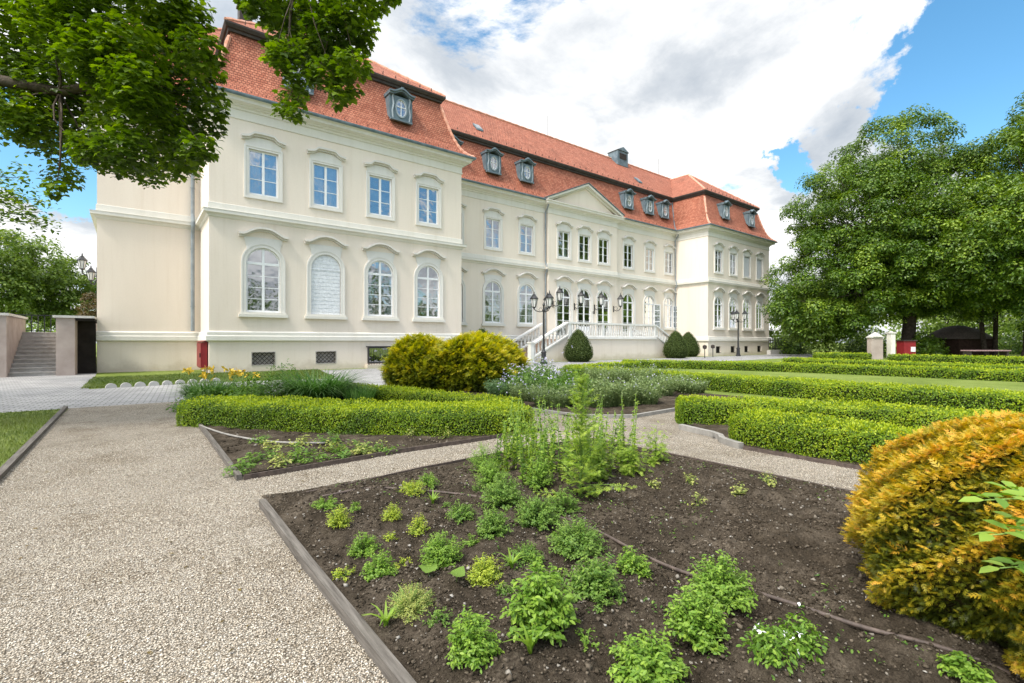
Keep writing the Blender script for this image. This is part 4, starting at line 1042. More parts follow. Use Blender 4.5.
board('bed_edging', [(6.43, 3.25), (6.5, 3.42), (6.62, 3.62), (6.80, 3.75), (6.92, 3.95), (6.98, 4.2), (7.1, 4.6)], .08, .09, 'curb_stone', 'pale curved kerb stone at the hedge corner right of the crossing', 'kerb')

board('bed_edging', [(6.44, -2.5), (6.44, 1.0), (6.43, 3.22)], .022, .05, 'hose_brown', 'thin dark strip at the foot of the blunt-ended hedge', 'edging strip')
# irrigation pipes
def hose(pix, label, rad, mat, sag=0.0):
    P = np.array([ground(*q) for q in pix]); tt = np.arange(len(P)); ti = np.linspace(0, len(P) - 1, len(P) * 8)
    X = np.interp(ti, tt, P[:, 0]); Y = np.interp(ti, tt, P[:, 1])
    for _ in range(14): X[1:-1] = .25 * X[:-2] + .5 * X[1:-1] + .25 * X[2:]; Y[1:-1] = .25 * Y[:-2] + .5 * Y[1:-1] + .25 * Y[2:]
    Z = np.where(Y < 4.85, front_z(X, Y), .05) + rad * .6
    for _ in range(30): Z[1:-1] = .25 * Z[:-2] + .5 * Z[1:-1] + .25 * Z[2:]
    c = np.array([X[0], Y[0], 0]); pts = [np.array(q) - c for q in zip(X, Y, Z)]
    o = MB().tube(pts, rad, 8).build('irrigation_pipe', mat, loc=tuple(c), smooth=True); tag(o, label, 'irrigation pipe')
hose([(322, 507), (360, 499), (410, 496), (480, 502), (560, 528), (600, 543), (640, 562), (700, 586), (770, 613), (860, 643), (930, 664), (1010, 690)], 'thin brown irrigation pipe crossing the near herb bed', .011, 'hose_brown')
hose([(200, 429), (225, 438), (255, 444), (285, 447), (325, 447)], 'thin pale irrigation pipe on soil in front of the curved hedge', .014, 'curb_stone')

# ------------------------------------------------------------------ hedges
def hedge(line, width, height, leaf, dens, label, group='clipped box hedges', mat='box_leaf', seed=0):
    L = [np.array(p, float) for p in line]; pts = []
    for i in range(len(L) - 1):
        k = max(2, int(np.linalg.norm(L[i + 1] - L[i]) / .25))
        for t in np.linspace(0, 1, k, endpoint=False): pts.append(L[i] * (1 - t) + L[i + 1] * t)
    pts.append(L[-1]); pts = np.array(pts)
    for _ in range(3):
        q = pts.copy(); q[1:-1] = .25 * pts[:-2] + .5 * pts[1:-1] + .25 * pts[2:]; pts = q
    n = len(pts); d = unit(np.gradient(pts, axis=0)); nn = np.stack([-d[:, 1], d[:, 0]], 1)
    c = pts.mean(0)
    # cross-section: a clipped box with softened shoulders
    PW = 7.0
    def sec(u):   # u in 0..1: left foot -> shoulder -> top -> right foot
        q = u * 3
        if q < 1: z_ = q * .985; return -(1 - z_ ** PW) ** (1 / PW), z_
        if q > 2: z_ = (3 - q) * .985; return (1 - z_ ** PW) ** (1 / PW), z_
        l_ = -.9 + 1.8 * (q - 1); return l_, (1 - abs(l_) ** PW) ** (1 / PW)
    cl = Cloud()
    # solid twiggy core
    us = np.linspace(0, 1, 13); V = []
    for i in range(n):
        e = min(i, n - 1 - i); f = 1.0 if e > 0 else .9
        for u in us:
            l_, z_ = sec(np.array(u)); V.append((*(pts[i] - c + nn[i] * l_ * (width / 2 - .085) * f), max(0, z_ * (height - .07) * f)))
    F = []
    for i in range(n - 1):
        for k in range(12): F.append((i * 13 + k, i * 13 + k + 1, (i + 1) * 13 + k + 1, (i + 1) * 13 + k))
    F.append(tuple(range(13))); F.append(tuple((n - 1) * 13 + k for k in range(12, -1, -1)))
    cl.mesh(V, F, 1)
    length = np.sum(np.linalg.norm(np.diff(pts, axis=0), axis=1))
    N_ = int((length * (width + 2 * height) + 2 * width * height) * dens * 1.25)
    s_ = rng.uniform(0, n - 1.001, N_); i = s_.astype(int); t = (s_ - i)[:, None]
    b = pts[i] * (1 - t) + pts[i + 1] * t - c; nv = unit(nn[i] * (1 - t) + nn[i + 1] * t); dv = unit(d[i] * (1 - t) + d[i + 1] * t)
    top = rng.random(N_) < width / (width + 2 * height); q = rng.random(N_); sg_ = np.where(rng.random(N_) < .5, -1.0, 1.0)
    lt = 2 * q - 1
    la = np.where(top, lt, sg_ * (1 - q ** PW) ** (1 / PW)); up = np.where(top, (1 - np.abs(lt) ** PW) ** (1 / PW), q)
    nl, nz_ = np.sign(la) * np.abs(la) ** (PW - 1), np.abs(up) ** (PW - 1); nn_ = np.hypot(nl, nz_) + 1e-6; nl, nz_ = nl / nn_, nz_ / nn_
    dep = .006 - np.abs(rng.normal(0, .026, N_)) + .05 * (vn(b[:, 0] + la * .4, b[:, 1] + up * .5, 2.3, seed) - .5) + .045 * (vn(b[:, 0] * 3 + la * 2, b[:, 1] * 3 + up * 3, 2.5, seed + 2) - .5)
    pos = np.column_stack([b + nv * (la * width / 2 + nl * dep)[:, None], np.maximum(.01, up * height + nz_ * dep)])
    nr = np.column_stack([nv * nl[:, None], nz_])
    # ends
    M_ = int(width * height * dens * 2.4)
    for e, sg_ in ((0, -1), (n - 1, 1)):
        lu = rng.uniform(-1, 1, M_); hu = rng.random(M_); ok = (np.abs(lu) ** 7 + hu ** 7) < 1; lu, hu = lu[ok], hu[ok]
        out = .06 * (1 - np.maximum(np.abs(lu), hu) ** 3) - np.abs(rng.normal(0, .02, len(lu)))
        pe = np.column_stack([(pts[e] - c)[None] + nn[e][None] * (lu * width / 2)[:, None] + sg_ * d[e][None] * out[:, None], hu * height])
        ne = np.column_stack([np.tile(sg_ * d[e], (len(lu), 1)) + nn[e][None] * lu[:, None] * .3, .25 * np.ones(len(lu))])
        pos = np.concatenate([pos, pe]); nr = np.concatenate([nr, unit(ne)])
    tint = (.42 + .55 * (vn(pos[:, 0], pos[:, 1] + pos[:, 2], 2.6, seed + 5) - .5) + .22 * rng.normal(size=len(pos))).clip(0, 1)
    leaves(cl, pos, nr, .86 * leaf * rng.uniform(.7, 1.3, len(pos)), 'diamond', tint, 0, jitter=.7)
    # a few shoots standing proud
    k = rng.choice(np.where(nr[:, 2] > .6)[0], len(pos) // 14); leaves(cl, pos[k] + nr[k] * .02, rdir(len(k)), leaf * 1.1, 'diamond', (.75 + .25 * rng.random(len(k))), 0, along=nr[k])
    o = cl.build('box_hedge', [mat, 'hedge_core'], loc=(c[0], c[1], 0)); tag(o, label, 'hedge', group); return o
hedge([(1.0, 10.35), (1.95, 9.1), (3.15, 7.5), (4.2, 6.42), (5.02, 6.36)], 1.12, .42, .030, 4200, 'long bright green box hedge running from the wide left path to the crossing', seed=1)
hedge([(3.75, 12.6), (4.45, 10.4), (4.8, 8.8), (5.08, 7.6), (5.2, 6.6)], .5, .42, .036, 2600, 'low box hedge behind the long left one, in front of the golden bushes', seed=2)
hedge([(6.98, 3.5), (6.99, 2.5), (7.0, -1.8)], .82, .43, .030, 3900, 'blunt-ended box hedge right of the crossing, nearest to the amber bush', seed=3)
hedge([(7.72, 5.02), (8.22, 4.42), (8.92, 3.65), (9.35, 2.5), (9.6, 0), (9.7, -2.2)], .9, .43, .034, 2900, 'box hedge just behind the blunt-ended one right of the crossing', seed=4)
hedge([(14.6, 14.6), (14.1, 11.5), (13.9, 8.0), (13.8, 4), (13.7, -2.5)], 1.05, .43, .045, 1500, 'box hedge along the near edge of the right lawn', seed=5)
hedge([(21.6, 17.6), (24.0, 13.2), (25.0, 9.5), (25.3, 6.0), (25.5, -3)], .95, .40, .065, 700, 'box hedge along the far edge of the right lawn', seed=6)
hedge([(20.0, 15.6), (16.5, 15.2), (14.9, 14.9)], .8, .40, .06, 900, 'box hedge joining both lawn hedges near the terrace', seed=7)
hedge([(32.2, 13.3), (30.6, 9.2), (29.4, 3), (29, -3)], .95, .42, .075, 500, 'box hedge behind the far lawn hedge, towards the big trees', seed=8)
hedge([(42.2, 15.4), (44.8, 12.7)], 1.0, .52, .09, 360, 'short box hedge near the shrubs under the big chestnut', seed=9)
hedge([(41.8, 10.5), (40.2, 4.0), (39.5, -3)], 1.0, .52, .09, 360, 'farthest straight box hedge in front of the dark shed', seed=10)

# ------------------------------------------------------------------ bushes and topiary
def shell(n, c, r, bottom=.0, prof=None):
    """points on a lumpy body of revolution; returns positions and outward normals"""
    q = rdir(n); q[:, 2] = np.where(q[:, 2] < bottom, np.abs(q[:, 2]), q[:, 2])
    return q
def blob_core(cl, prof, n=20, mi=1, lump=.0, seed=0):
    V = []; F = []
    for i, (r_, z_) in enumerate(prof):
        for k in range(n):
            a = 2 * math.pi * k / n; rr = r_ * (1 + lump * (vn(np.array(math.cos(a) * 2 + z_), np.array(math.sin(a) * 2), 1.5, seed) - .5)); V.append((rr * math.cos(a), rr * math.sin(a), z_))
    for i in range(len(prof) - 1):
        for k in range(n): F.append((i * n + k, i * n + (k + 1) % n, (i + 1) * n + (k + 1) % n, (i + 1) * n + k))
    F.append(tuple(range((len(prof) - 1) * n, len(prof) * n))); cl.mesh(V, F, mi)
def prof_sample(prof, n):
    p = np.array(prof); seg = np.linalg.norm(np.diff(p, axis=0), axis=1); w = seg * (p[:-1, 0] + p[1:, 0]) / 2; w /= w.sum()
    i = rng.choice(len(seg), n, p=w); t = rng.random(n); r_ = p[i, 0] * (1 - t) + p[i + 1, 0] * t; z_ = p[i, 1] * (1 - t) + p[i + 1, 1] * t
    d = p[i + 1] - p[i]; nr = np.stack([d[:, 1], -d[:, 0]], 1); nr /= np.linalg.norm(nr, axis=1, keepdims=True)
    return r_, z_, nr
def topiary(x, y, s, label, n=5200, leaf=.06):
    prof = [(.70, .0), (.98, .25), (1.08, .55), (1.02, .95), (.84, 1.4), (.58, 1.85), (.32, 2.18), (.13, 2.34), (.02, 2.38)]; prof = [(a * s, b * s) for a, b in prof]
    cl = Cloud(); blob_core(cl, [(a * .93, b * .985) for a, b in prof])
    r_, z_, nr = prof_sample(prof, n); a = rng.uniform(0, 2 * math.pi, n)
    k = 1 + .06 * (vn(np.cos(a) * 2 + z_, np.sin(a) * 2 + z_, 2.2, int(x)) - .5) + .02 * rng.normal(size=n)
    pos = np.column_stack([r_ * k * np.cos(a), r_ * k * np.sin(a), z_ + .02]); nv = np.column_stack([nr[:, 0] * np.cos(a), nr[:, 0] * np.sin(a), nr[:, 1]])
    leaves(cl, pos, nv, leaf * rng.uniform(.7, 1.4, n), 'diamond', (.45 + .22 * rng.normal(size=n)).clip(0, 1), 0, jitter=.8)
    o = cl.build('clipped_cone', ['yew_leaf', 'hedge_core'], loc=(x, y, 0)); tag(o, label, 'topiary', 'clipped evergreen cones')
topiary(25.1, 24.5, .98, 'dark green clipped cone in front of the terrace wall, beside the stair lamp')
topiary(37.1, 24.5, 1.0, 'dark green clipped cone right of the terrace, front one of the pair')
topiary(41.7, 26.2, 1.0, 'dark green clipped cone right of the terrace, rear one of the pair')
topiary(17.7, 25.9, .97, 'dark clipped cone peeping over the golden bushes', 4000)

def conifer_bush(x, y, rx, ry, h, mat, n, leaf, label, cat='bush', name='golden_conifer', seed=0, shoots=0, belly=1.0, core='bush_core', lump=.34):
    prof = [(.72, .0), (.92, .12), (1.0, .32), (.97, .52), (.83, .72), (.60, .88), (.30, .97), (.03, 1.0)]
    cl = Cloud(); V0 = len(cl.v); blob_core(cl, [(a * .84, b * .92) for a, b in prof], 24, 1, lump, seed); cl.v[0] = cl.v[0] * np.array([rx, ry, h])
    r_, z_, nr = prof_sample(prof, n); a = rng.uniform(0, 2 * math.pi, n)
    cn = .55 * vn(np.cos(a) * 4 + 3 * z_, np.sin(a) * 4 + 4 * z_, 2.2, seed + 1) + .45 * vn(np.cos(a) * 9 + 5 * z_, np.sin(a) * 9 + 9 * z_, 2.0, seed + 2)
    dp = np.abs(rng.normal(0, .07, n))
    k = 1 + lump * (vn(np.cos(a) * 2 + z_, np.sin(a) * 2, 1.5, seed) - .5) + .30 * (cn - .5) - dp
    pos = np.column_stack([rx * r_ * k * np.cos(a), ry * r_ * k * np.sin(a), h * z_ * (1 + .10 * (k - 1)) + .03])
    nv = unit(np.column_stack([nr[:, 0] * np.cos(a) / rx, nr[:, 0] * np.sin(a) / ry, nr[:, 1] / h + .15]))
    al = unit(nv * .9 + np.array([0, 0, .28]) + .5 * rdir(n)); pn = unit(np.array([0, 0, 1.0]) + .8 * rdir(n))
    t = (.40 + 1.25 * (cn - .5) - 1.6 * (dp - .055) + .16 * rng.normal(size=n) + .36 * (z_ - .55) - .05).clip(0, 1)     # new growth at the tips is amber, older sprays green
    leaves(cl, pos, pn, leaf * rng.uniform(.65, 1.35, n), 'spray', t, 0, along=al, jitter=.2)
    if shoots:
        kk = rng.choice(np.where(z_ > .3)[0], shoots); leaves(cl, pos[kk] + nv[kk] * leaf * .4, pn[kk], leaf * rng.uniform(1.0, 2.0, shoots), 'spray', rng.uniform(.55, 1, shoots), 0, along=unit(nv[kk] + [0, 0, 1.1]), jitter=.2)
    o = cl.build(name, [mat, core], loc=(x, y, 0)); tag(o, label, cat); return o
conifer_bush(3.66, .22, .84, .84, 1.03, 'amber_thuja', 112000, .038, 'amber and gold conifer bush at the right edge of the near bed', seed=3, shoots=2600)
conifer_bush(6.72, 13.2, .92, .95, 1.5, 'gold_thuja', 17000, .15, 'smaller golden green conifer bush left of the larger one behind the low hedge', seed=5, shoots=900, lump=.55)
conifer_bush(8.15, 12.1, 1.5, 1.2, 1.56, 'gold_thuja', 26000, .15, 'larger golden green conifer bush in front of the entrance stairs', seed=8, shoots=1300, lump=.55)

def leafy(x, y, rx, ry, h, mat, n, leaf, label, cat, name, shape='oval', flowers=None, seed=0, stems=24, z0=0.0, group=None, top=.35, jit=.7):
    """loose leafy clump on stems, leaves spread through its volume"""
    cl = Cloud()
    u = rng.random(n) ** .45; q = rdir(n); q[:, 2] = np.abs(q[:, 2])
    lump = 1 + .5 * (vn(q[:, 0] * 2 + 5, q[:, 1] * 2 + q[:, 2], 1.8, seed) - .5)
    pos = q * (u * lump)[:, None] * np.array([rx, ry, h * .96]) + np.array([0, 0, .02])
    nv = unit(q * np.array([1, 1, .6]) + np.array([0, 0, top + .35]))
    t = (.45 + .5 * (vn(pos[:, 0] / rx * 2, pos[:, 1] / ry * 2 + pos[:, 2] / h, 1.6, seed + 3) - .5) + .2 * rng.normal(size=n)).clip(0, 1)
    al = unit(q + .3 * rdir(n)); leaves(cl, pos, nv, leaf * rng.uniform(.6, 1.3, n), shape, t, 0, along=al, jitter=jit)
    st = MB()
    for k in range(stems):
        e = q[k] * np.array([rx, ry, h]) * .85; st.tube([(e[0] * .1, e[1] * .1, -.02), (e[0] * .5, e[1] * .5, e[2] * .6), tuple(e)], [.006 * max(1, h * 2), .005 * max(1, h * 2), .002], 4)
    cl.mb(st, 1); mats = [mat, 'stem_green']
    if flowers:
        fm, fn_, fs = flowers; mats.append(fm); i = rng.choice(np.where(q[:, 2] > .2)[0], fn_)
        for _ in range(4): leaves(cl, pos[i] / (u[i][:, None] * .97) + [0, 0, fs * .3], rdir(fn_) * .6 + [0, 0, .6], fs * rng.uniform(.7, 1.2, fn_), 'oval', rng.random(fn_), 2)
    o = cl.build(name, mats, loc=(x, y, z0)); tag(o, label, cat, group); return o
leafy(8.1, 9.4, .95, .9, .92, 'herb_leaf', 6500, .055, 'violet flowering shrub behind the crossing, right of the golden bushes', 'shrub', 'flowering_shrub', flowers=('petal_violet', 260, .042), seed=21)
# perennials in the bed beyond the crossing
G_ = 'perennials beyond the crossing'
spec = [(505, 398, .45, .42, 'blue_leaf'), (528, 402, .38, .40, 'grey_leaf'), (552, 408, .42, .45, 'grey_leaf'), (572, 404, .5, .55, 'herb_leaf'), (596, 407, .45, .52, 'grey_leaf'), (560, 390, .5, .6, 'herb_leaf'), (618, 406, .45, .55, 'grey_leaf'), (640, 405, .42, .45, 'grey_leaf'),
        (656, 396, .5, .5, 'grey_leaf'), (672, 392, .5, .45, 'grey_leaf'), (604, 386, .6, .62, 'grey_leaf'), (634, 385, .6, .6, 'grey_leaf'), (664, 384, .55, .5, 'grey_leaf'), (690, 394, .4, .35, 'grey_leaf'), (515, 392, .45, .42, 'herb_leaf'), (535, 390, .5, .5, 'blue_leaf')]
for i, (px, py, rr, hh, mt) in enumerate(spec):
    g = ground(px, py)
    x, y = g; rr *= 1.25; hh *= 1.08
    if mt == 'grey_leaf': lab, fl = 'grey-green lavender clump in the bed beyond the crossing', ('petal_violet', 60, .03)
    elif mt == 'blue_leaf': lab, fl = 'blue-green perennial clump between curved hedge and violet shrub', None
    else: lab, fl = 'fresh green leafy perennial in the bed beyond the crossing', None
    cl = Cloud(); n = 700; a = rng.uniform(0, 2 * math.pi, n); ro = rr * np.sqrt(rng.random(n)) * .7
    b0 = np.column_stack([ro * np.cos(a), ro * np.sin(a), np.zeros(n)]); th = a + rng.normal(0, .7, n)
    L = hh * rng.uniform(.40, 1.15, n); tn = rng.random(n)
    blades(cl, b0, np.stack([np.cos(th), np.sin(th)], 1), L, np.full(n, .006), rng.uniform(.1, .7, n), tn, 0, 3)
    m_ = 3200; k = rng.integers(0, n, m_); tt = rng.uniform(.2, 1, m_)
    hd_ = np.stack([np.cos(th[k]), np.sin(th[k]), 0 * k], 1); pos = b0[k] + hd_ * (L[k] * (.25 * tt + .2 * tt ** 2))[:, None] + np.array([0, 0, 1.0]) * (L[k] * (tt - .1 * tt ** 2.6))[:, None]
    leaves(cl, pos, rdir(m_) * .5 + [0, 0, .6], .06 * rng.uniform(.6, 1.3, m_), 'diamond', (.5 + .25 * rng.normal(size=m_)).clip(0, 1), 0, along=unit(rdir(m_) + [0, 0, .9]))
    mats = [mt]
    if fl:
        mats.append(fl[0]); f_ = 26; k = rng.integers(0, n, f_); pos = b0[k] + np.stack([np.cos(th[k]), np.sin(th[k]), 0 * k], 1) * (L[k] * .42)[:, None] + np.array([0, 0, 1.0]) * (L[k] * .95)[:, None]
        for _ in range(2): leaves(cl, pos, rdir(f_), .038, 'diamond', rng.random(f_), 1, along=np.tile([0, 0, 1.0], (f_, 1)))
    tag(cl.build('perennial_clump', mats, loc=(x, y, .02)), lab, 'perennial', G_ if mt == 'grey_leaf' else ('blue-green perennials' if mt == 'blue_leaf' else 'fresh green perennials'))

# lush strip behind the long hedge
def strap_clump(px, py, w, h, n, mat, label, name, cat, width=.012, droop=(.2, .75), flowers=None, xy=None):
    x, y = xy or ground(px, py); cl = Cloud(); a = rng.uniform(0, 2 * math.pi, n); ro = w * .35 * np.sqrt(rng.random(n))
    b0 = np.column_stack([ro * np.cos(a), ro * np.sin(a), np.zeros(n)]); th = a + rng.normal(0, .8, n)
    blades(cl, b0, np.stack([np.cos(th), np.sin(th)], 1), h * rng.uniform(.75, 1.3, n), np.full(n, width), rng.uniform(*droop, n), (.5 + .28 * rng.normal(size=n)).clip(0, 1), 0, 5)
    mats = [mat]
    if flowers:
        fm, fn_, fs, fz = flowers; mats += [fm, 'stem_green']; c = np.column_stack([rng.normal(0, w * .32, fn_), rng.normal(0, w * .25, fn_), h * fz * rng.uniform(.8, 1.15, fn_)])
        st = MB()
        for q in c: st.tube([(q[0] * .5, q[1] * .5, 0), (q[0], q[1], q[2])], .006, 4)
        for _ in range(6): leaves(cl, c, rdir(fn_) + [0, 0, .4], fs, 'oval', rng.random(fn_), 1)
        cl.mb(st, 2)
    tag(cl.build(name, mats, loc=(x, y, .0)), label, cat)
strap_clump(196, 399, 1.0, .62, 1200, 'lily_leaf', 'dark green strap-leaved clump with yellow flowers at the path end of the curved hedge', 'flowering_clump', 'plant', flowers=('petal_yellow', 14, .10, 1.25), xy=(1.35, 12.9))
strap_clump(0, 0, .8, .5, 700, 'lily_leaf', 'green clump with few yellow blooms right of the first flowering clump', 'flowering_clump', 'plant', flowers=('petal_yellow', 12, .10, 1.3), xy=(2.15, 13.3))
leafy(2.05, 11.9, .62, .6, .68, 'mint_leaf', 2600, .07, 'bushy dark green plant behind the middle of the curved hedge', 'plant', 'leafy_plant', seed=31)
leafy(2.75, 12.3, .55, .5, .92, 'mint_leaf', 2400, .06, 'tallest bushy green plant behind the curved hedge, with seedheads', 'plant', 'leafy_plant', shape='diamond', seed=32)
strap_clump(0, 0, 1.3, .98, 1100, 'lily_leaf', 'large fountain of arching light green strap leaves behind the curved hedge', 'daylily_clump', 'plant', .014, (.35, .95), xy=(3.25, 11.3))
strap_clump(0, 0, .7, .42, 420, 'lily_leaf', 'short spiky green clump between the two left hedges', 'iris_clump', 'plant', .015, (.0, .2), xy=(3.85, 10.3))
leafy(1.1, 12.1, .5, .5, .42, 'herb_leaf', 1700, .06, 'low green plant tucked behind the path end of the curved hedge', 'plant', 'leafy_plant', seed=35)

# ------------------------------------------------------------------ near herb bed
def mound(x, y, w, h, mat, leaf, n, label, cat='herb', name='herb_plant', shape='oval', seed=0, group=None, loose=.0):
    cl = Cloud(); r_ = w / 2; ns = max(9, int(n / 20)); z0 = float(front_z(x, y)) - .006 if (y < 4.83 and x < 5.27) else .03
    q = rdir(ns); q[:, 2] = np.abs(q[:, 2]) * .9 + .1; q = unit(q)
    tip = q * np.array([r_, r_, h]) * rng.uniform(.72, 1.08, (ns, 1))
    per = n // ns
    k = np.repeat(np.arange(ns), per); t = np.tile(np.linspace(.35, 1.0, per), ns) ** .8
    pos = tip[k] * np.stack([t ** 1.1, t ** 1.1, t ** .75], 1) + rng.normal(0, .006 + loose, (len(k), 3))
    pos[:, 2] = np.maximum(pos[:, 2], .008)
    ax = unit(np.column_stack([rng.normal(size=(len(k), 2)), np.zeros(len(k))]) + .6 * q[k]); nv = unit(q[k] * .5 + np.array([0, 0, .9]))
    tn = (.30 + .42 * t + .16 * rng.normal(size=len(k)) + .2 * (rng.random(ns)[k] - .5)).clip(0, 1)
    leaves(cl, pos, nv, leaf * rng.uniform(.65, 1.25, len(k)), shape, tn, 0, along=ax, jitter=.45)
    st = MB()
    for e in tip[:max(8, ns // 2)]: st.tube([(0, 0, 0), (e[0] * .5, e[1] * .5, e[2] * .62), tuple(e)], [.0035, .003, .0015], 4)
    cl.mb(st, 1)
    o = cl.build(name, [mat, 'stem_green'], loc=(x, y, z0)); tag(o, label, cat, group); return o
HP = 'herbs in the near bed'
herbs = [(1.16, 3.66, .20, .15, 'lime_leaf', .02, 700, 'small round lime-yellow herb mound by the timber corner of the near bed'),
 (1.20, 4.12, .23, .10, 'mint_leaf', .026, 420, 'flat yellow-green seedling patch closest to the timber corner'),
 (1.56, 3.62, .17, .12, 'lime_leaf', .02, 420, 'little lime herb tuft just below the pipe near the timber corner'),
 (1.14, 2.86, .22, .15, 'mint_leaf', .026, 560, 'light green herb nearest to the middle of the long timber board'),
 (1.19, 3.24, .23, .14, 'mint_leaf', .024, 520, 'light green loose herb between the lime mound and the timber board'),
 (1.58, 3.22, .18, .12, 'lime_leaf', .02, 420, 'small lime herb tuft above the bright dome'),
 (1.52, 2.78, .32, .20, 'mint_leaf', .024, 1300, 'bright green dome-shaped herb in the middle of the left half'),
 (1.09, 2.34, .28, .14, 'thyme_leaf', .013, 1500, 'wiry yellow-green thyme mound beside the big flat leaves'),
 (1.13, 1.83, .25, .20, 'mint_leaf', .030, 900, 'compact fresh green mint ball, lowest one near the timber board'),
 (1.49, 1.80, .36, .31, 'mint_leaf', .046, 1000, 'largest mint bush with long pointed leaves at the front'),
 (1.62, 2.45, .27, .15, 'lime_leaf', .022, 900, 'yellow-green herb right of the big flat leaves'),
 (2.0, 2.90, .28, .20, 'herb_leaf', .028, 800, 'mid green herb above the yellow-green one'),
 (1.97, 3.28, .26, .13, 'herb_leaf', .028, 460, 'low dark green herb just below the pipe bend'),
 (1.94, 2.46, .29, .13, 'herb_leaf', .026, 420, 'sparse blue-green herb in the centre of the near bed'),
 (2.42, 3.34, .42, .24, 'herb_leaf', .030, 1300, 'first green herb of the row along the pipe, below the tall stems'),
 (2.38, 2.86, .40, .24, 'herb_leaf', .030, 1400, 'second green herb of the row along the pipe'),
 (2.34, 2.40, .42, .21, 'herb_leaf', .030, 1400, 'third green herb of the row along the pipe, beside the bare soil'),
 (1.94, 1.87, .33, .24, 'herb_leaf', .034, 1100, 'dark green mint bush right of the largest one'),
 (2.35, 1.94, .22, .16, 'mint_leaf', .034, 480, 'small bright mint tuft touching the pipe'),
 (2.38, 1.40, .37, .23, 'mint_leaf', .032, 1200, 'upper bright mint of the pair against the pipe'),
 (2.03, 1.33, .31, .23, 'mint_leaf', .034, 1000, 'lower bright mint of the pair against the pipe'),
 (1.68, 1.33, .36, .18, 'mint_leaf', .036, 900, 'mint bush cut by the bottom edge of the photo'),
 (2.68, .50, .2, .09, 'mint_leaf', .034, 260, 'mint tuft below the amber bush, cut by the bottom edge'),
 (1.97, 4.12, .34, .11, 'lime_leaf', .022, 620, 'chartreuse low herb beside the pipe near the far path'),
 (2.25, 4.35, .26, .13, 'mint_leaf', .026, 380, 'small green herb behind the chartreuse one'),
 (2.7, 3.9, .40, .25, 'mint_leaf', .026, 900, 'airy light green herb under the tall thin stems'),
 (3.0, 3.55, .34, .30, 'mint_leaf', .030, 700, 'light green leafy herb at the foot of the tall feathery plant'),
 (2.9, 4.3, .42, .32, 'mint_leaf', .026, 800, 'loose light green herb left of the tall feathery plant'),
 (2.75, 2.95, .3, .20, 'herb_leaf', .03, 620, 'green herb between the tall feathery plant and the pipe')]
for i, (x, y, w, h, m_, lf, n, lab) in enumerate(herbs):
    mound(x + .02, y - .08, w * .96, h * 1.05, m_, lf * .64, int(n * 3.0), lab, seed=i, group=HP, shape='oval' if lf > .02 else 'diamond')
for i, (x, y, lab) in enumerate([(3.79, 2.29, 'yellowish seedling in the middle of bare soil, closest to the pipe'), (4.31, 2.21, 'yellowish seedling on bare soil, larger of the right-hand ones'), (3.95, 2.86, 'pale wiry seedling right of the tall feathery plant'), (4.83, 2.18, 'yellowish seedling close to the right-hand gravel path'), (4.25, 2.65, 'yellowish seedling farthest back on bare soil')]):
    mound(x, y, .17, .13, 'thyme_leaf', .03, 90, lab, 'seedling', 'seedling', 'diamond', 50 + i, 'seedlings on bare soil', loose=.012)
for i, (x, y, w, h, lab) in enumerate([(4.15, 3.3, .44, .36, 'bright leafy lovage right of the tall feathery plant'), (4.68, 3.35, .46, .40, 'bright leafy lovage nearest to the crossing corner of the near bed'), (3.62, 3.3, .42, .46, 'bright lovage clump touching the tall feathery plant')]):
    mound(x, y, w * .8, h * 1.15, 'fresh_leaf', .07, 420, lab, 'herb', 'lovage_plant', 'spray', 60 + i, 'lovage plants', loose=.02)
for i, (px, py) in enumerate([(352, 522), (412, 505), (447, 512), (470, 552), (505, 478), (478, 496), (556, 548), (402, 568), (440, 640), (560, 590), (345, 585), (600, 625), (535, 575), (390, 548), (505, 600), (586, 655)]):
    x, y = ground(px, py); mound(x, y, rng.uniform(.10, .17), rng.uniform(.06, .11), ('mint_leaf', 'lime_leaf', 'herb_leaf')[i % 3], .015, 260, 'small low tuft among the larger herbs of the near bed', seed=130 + i, group='small tufts in the near bed', shape='diamond')
# broad flat leaves
for x, y, a, lab in ((1.44, 2.36, .3, 'broad pale green flat leaf on bare soil, right one of two'), (1.37, 2.56, 2.6, 'broad pale green flat leaf on bare soil, left one of two')):
    cl = Cloud(); n = 14; o = [(.055 * math.cos(t) * (1 + .12 * math.cos(5 * t)), .046 * math.sin(t) * (1 + .12 * math.cos(5 * t)), .055 + .012 * math.cos(2 * t)) for t in np.linspace(0, 2 * math.pi, n, endpoint=False)]
    v = np.array([(0, 0, .05)] + o); c, s_ = math.cos(a), math.sin(a); v = v @ np.array([[c, s_, 0], [-s_, c, 0], [0, 0, 1]]); cl.mesh(v, [(0, 1 + i, 1 + (i + 1) % n) for i in range(n)], 0, .75)
    cl.mb(MB().tube([(0, 0, 0), (.0, .0, .052)], .003, 4), 1)
    tag(cl.build('broad_leaf_seedling', ['herb_leaf', 'stem_green'], loc=(x, y, float(front_z(x, y)))), lab, 'seedling')
# rosettes of long leaves
for x, y, L, lab in ((2.02, 3.70, .13, 'upright bright leaf rosette above the low dark green herb'), (1.36, 1.62, .13, 'dandelion rosette at the foot of the largest mint'), (1.82, 2.34, .12, 'narrow-leaved rosette right of the yellow-green herb'), (.97, 2.25, .13, 'small leafy rosette against the timber board')):
    cl = Cloud(); n = 11; a = np.linspace(0, 6.28, n) + rng.normal(0, .2, n); b0 = np.zeros((n, 3))
    blades(cl, b0, np.stack([np.cos(a), np.sin(a)], 1), L * rng.uniform(.7, 1.2, n), np.full(n, .010), rng.uniform(.2, .7, n), rng.uniform(.5, 1, n), 0, 4)
    tag(cl.build('leaf_rosette', 'mint_leaf', loc=(x, y, float(front_z(x, y)))), lab, 'weed')
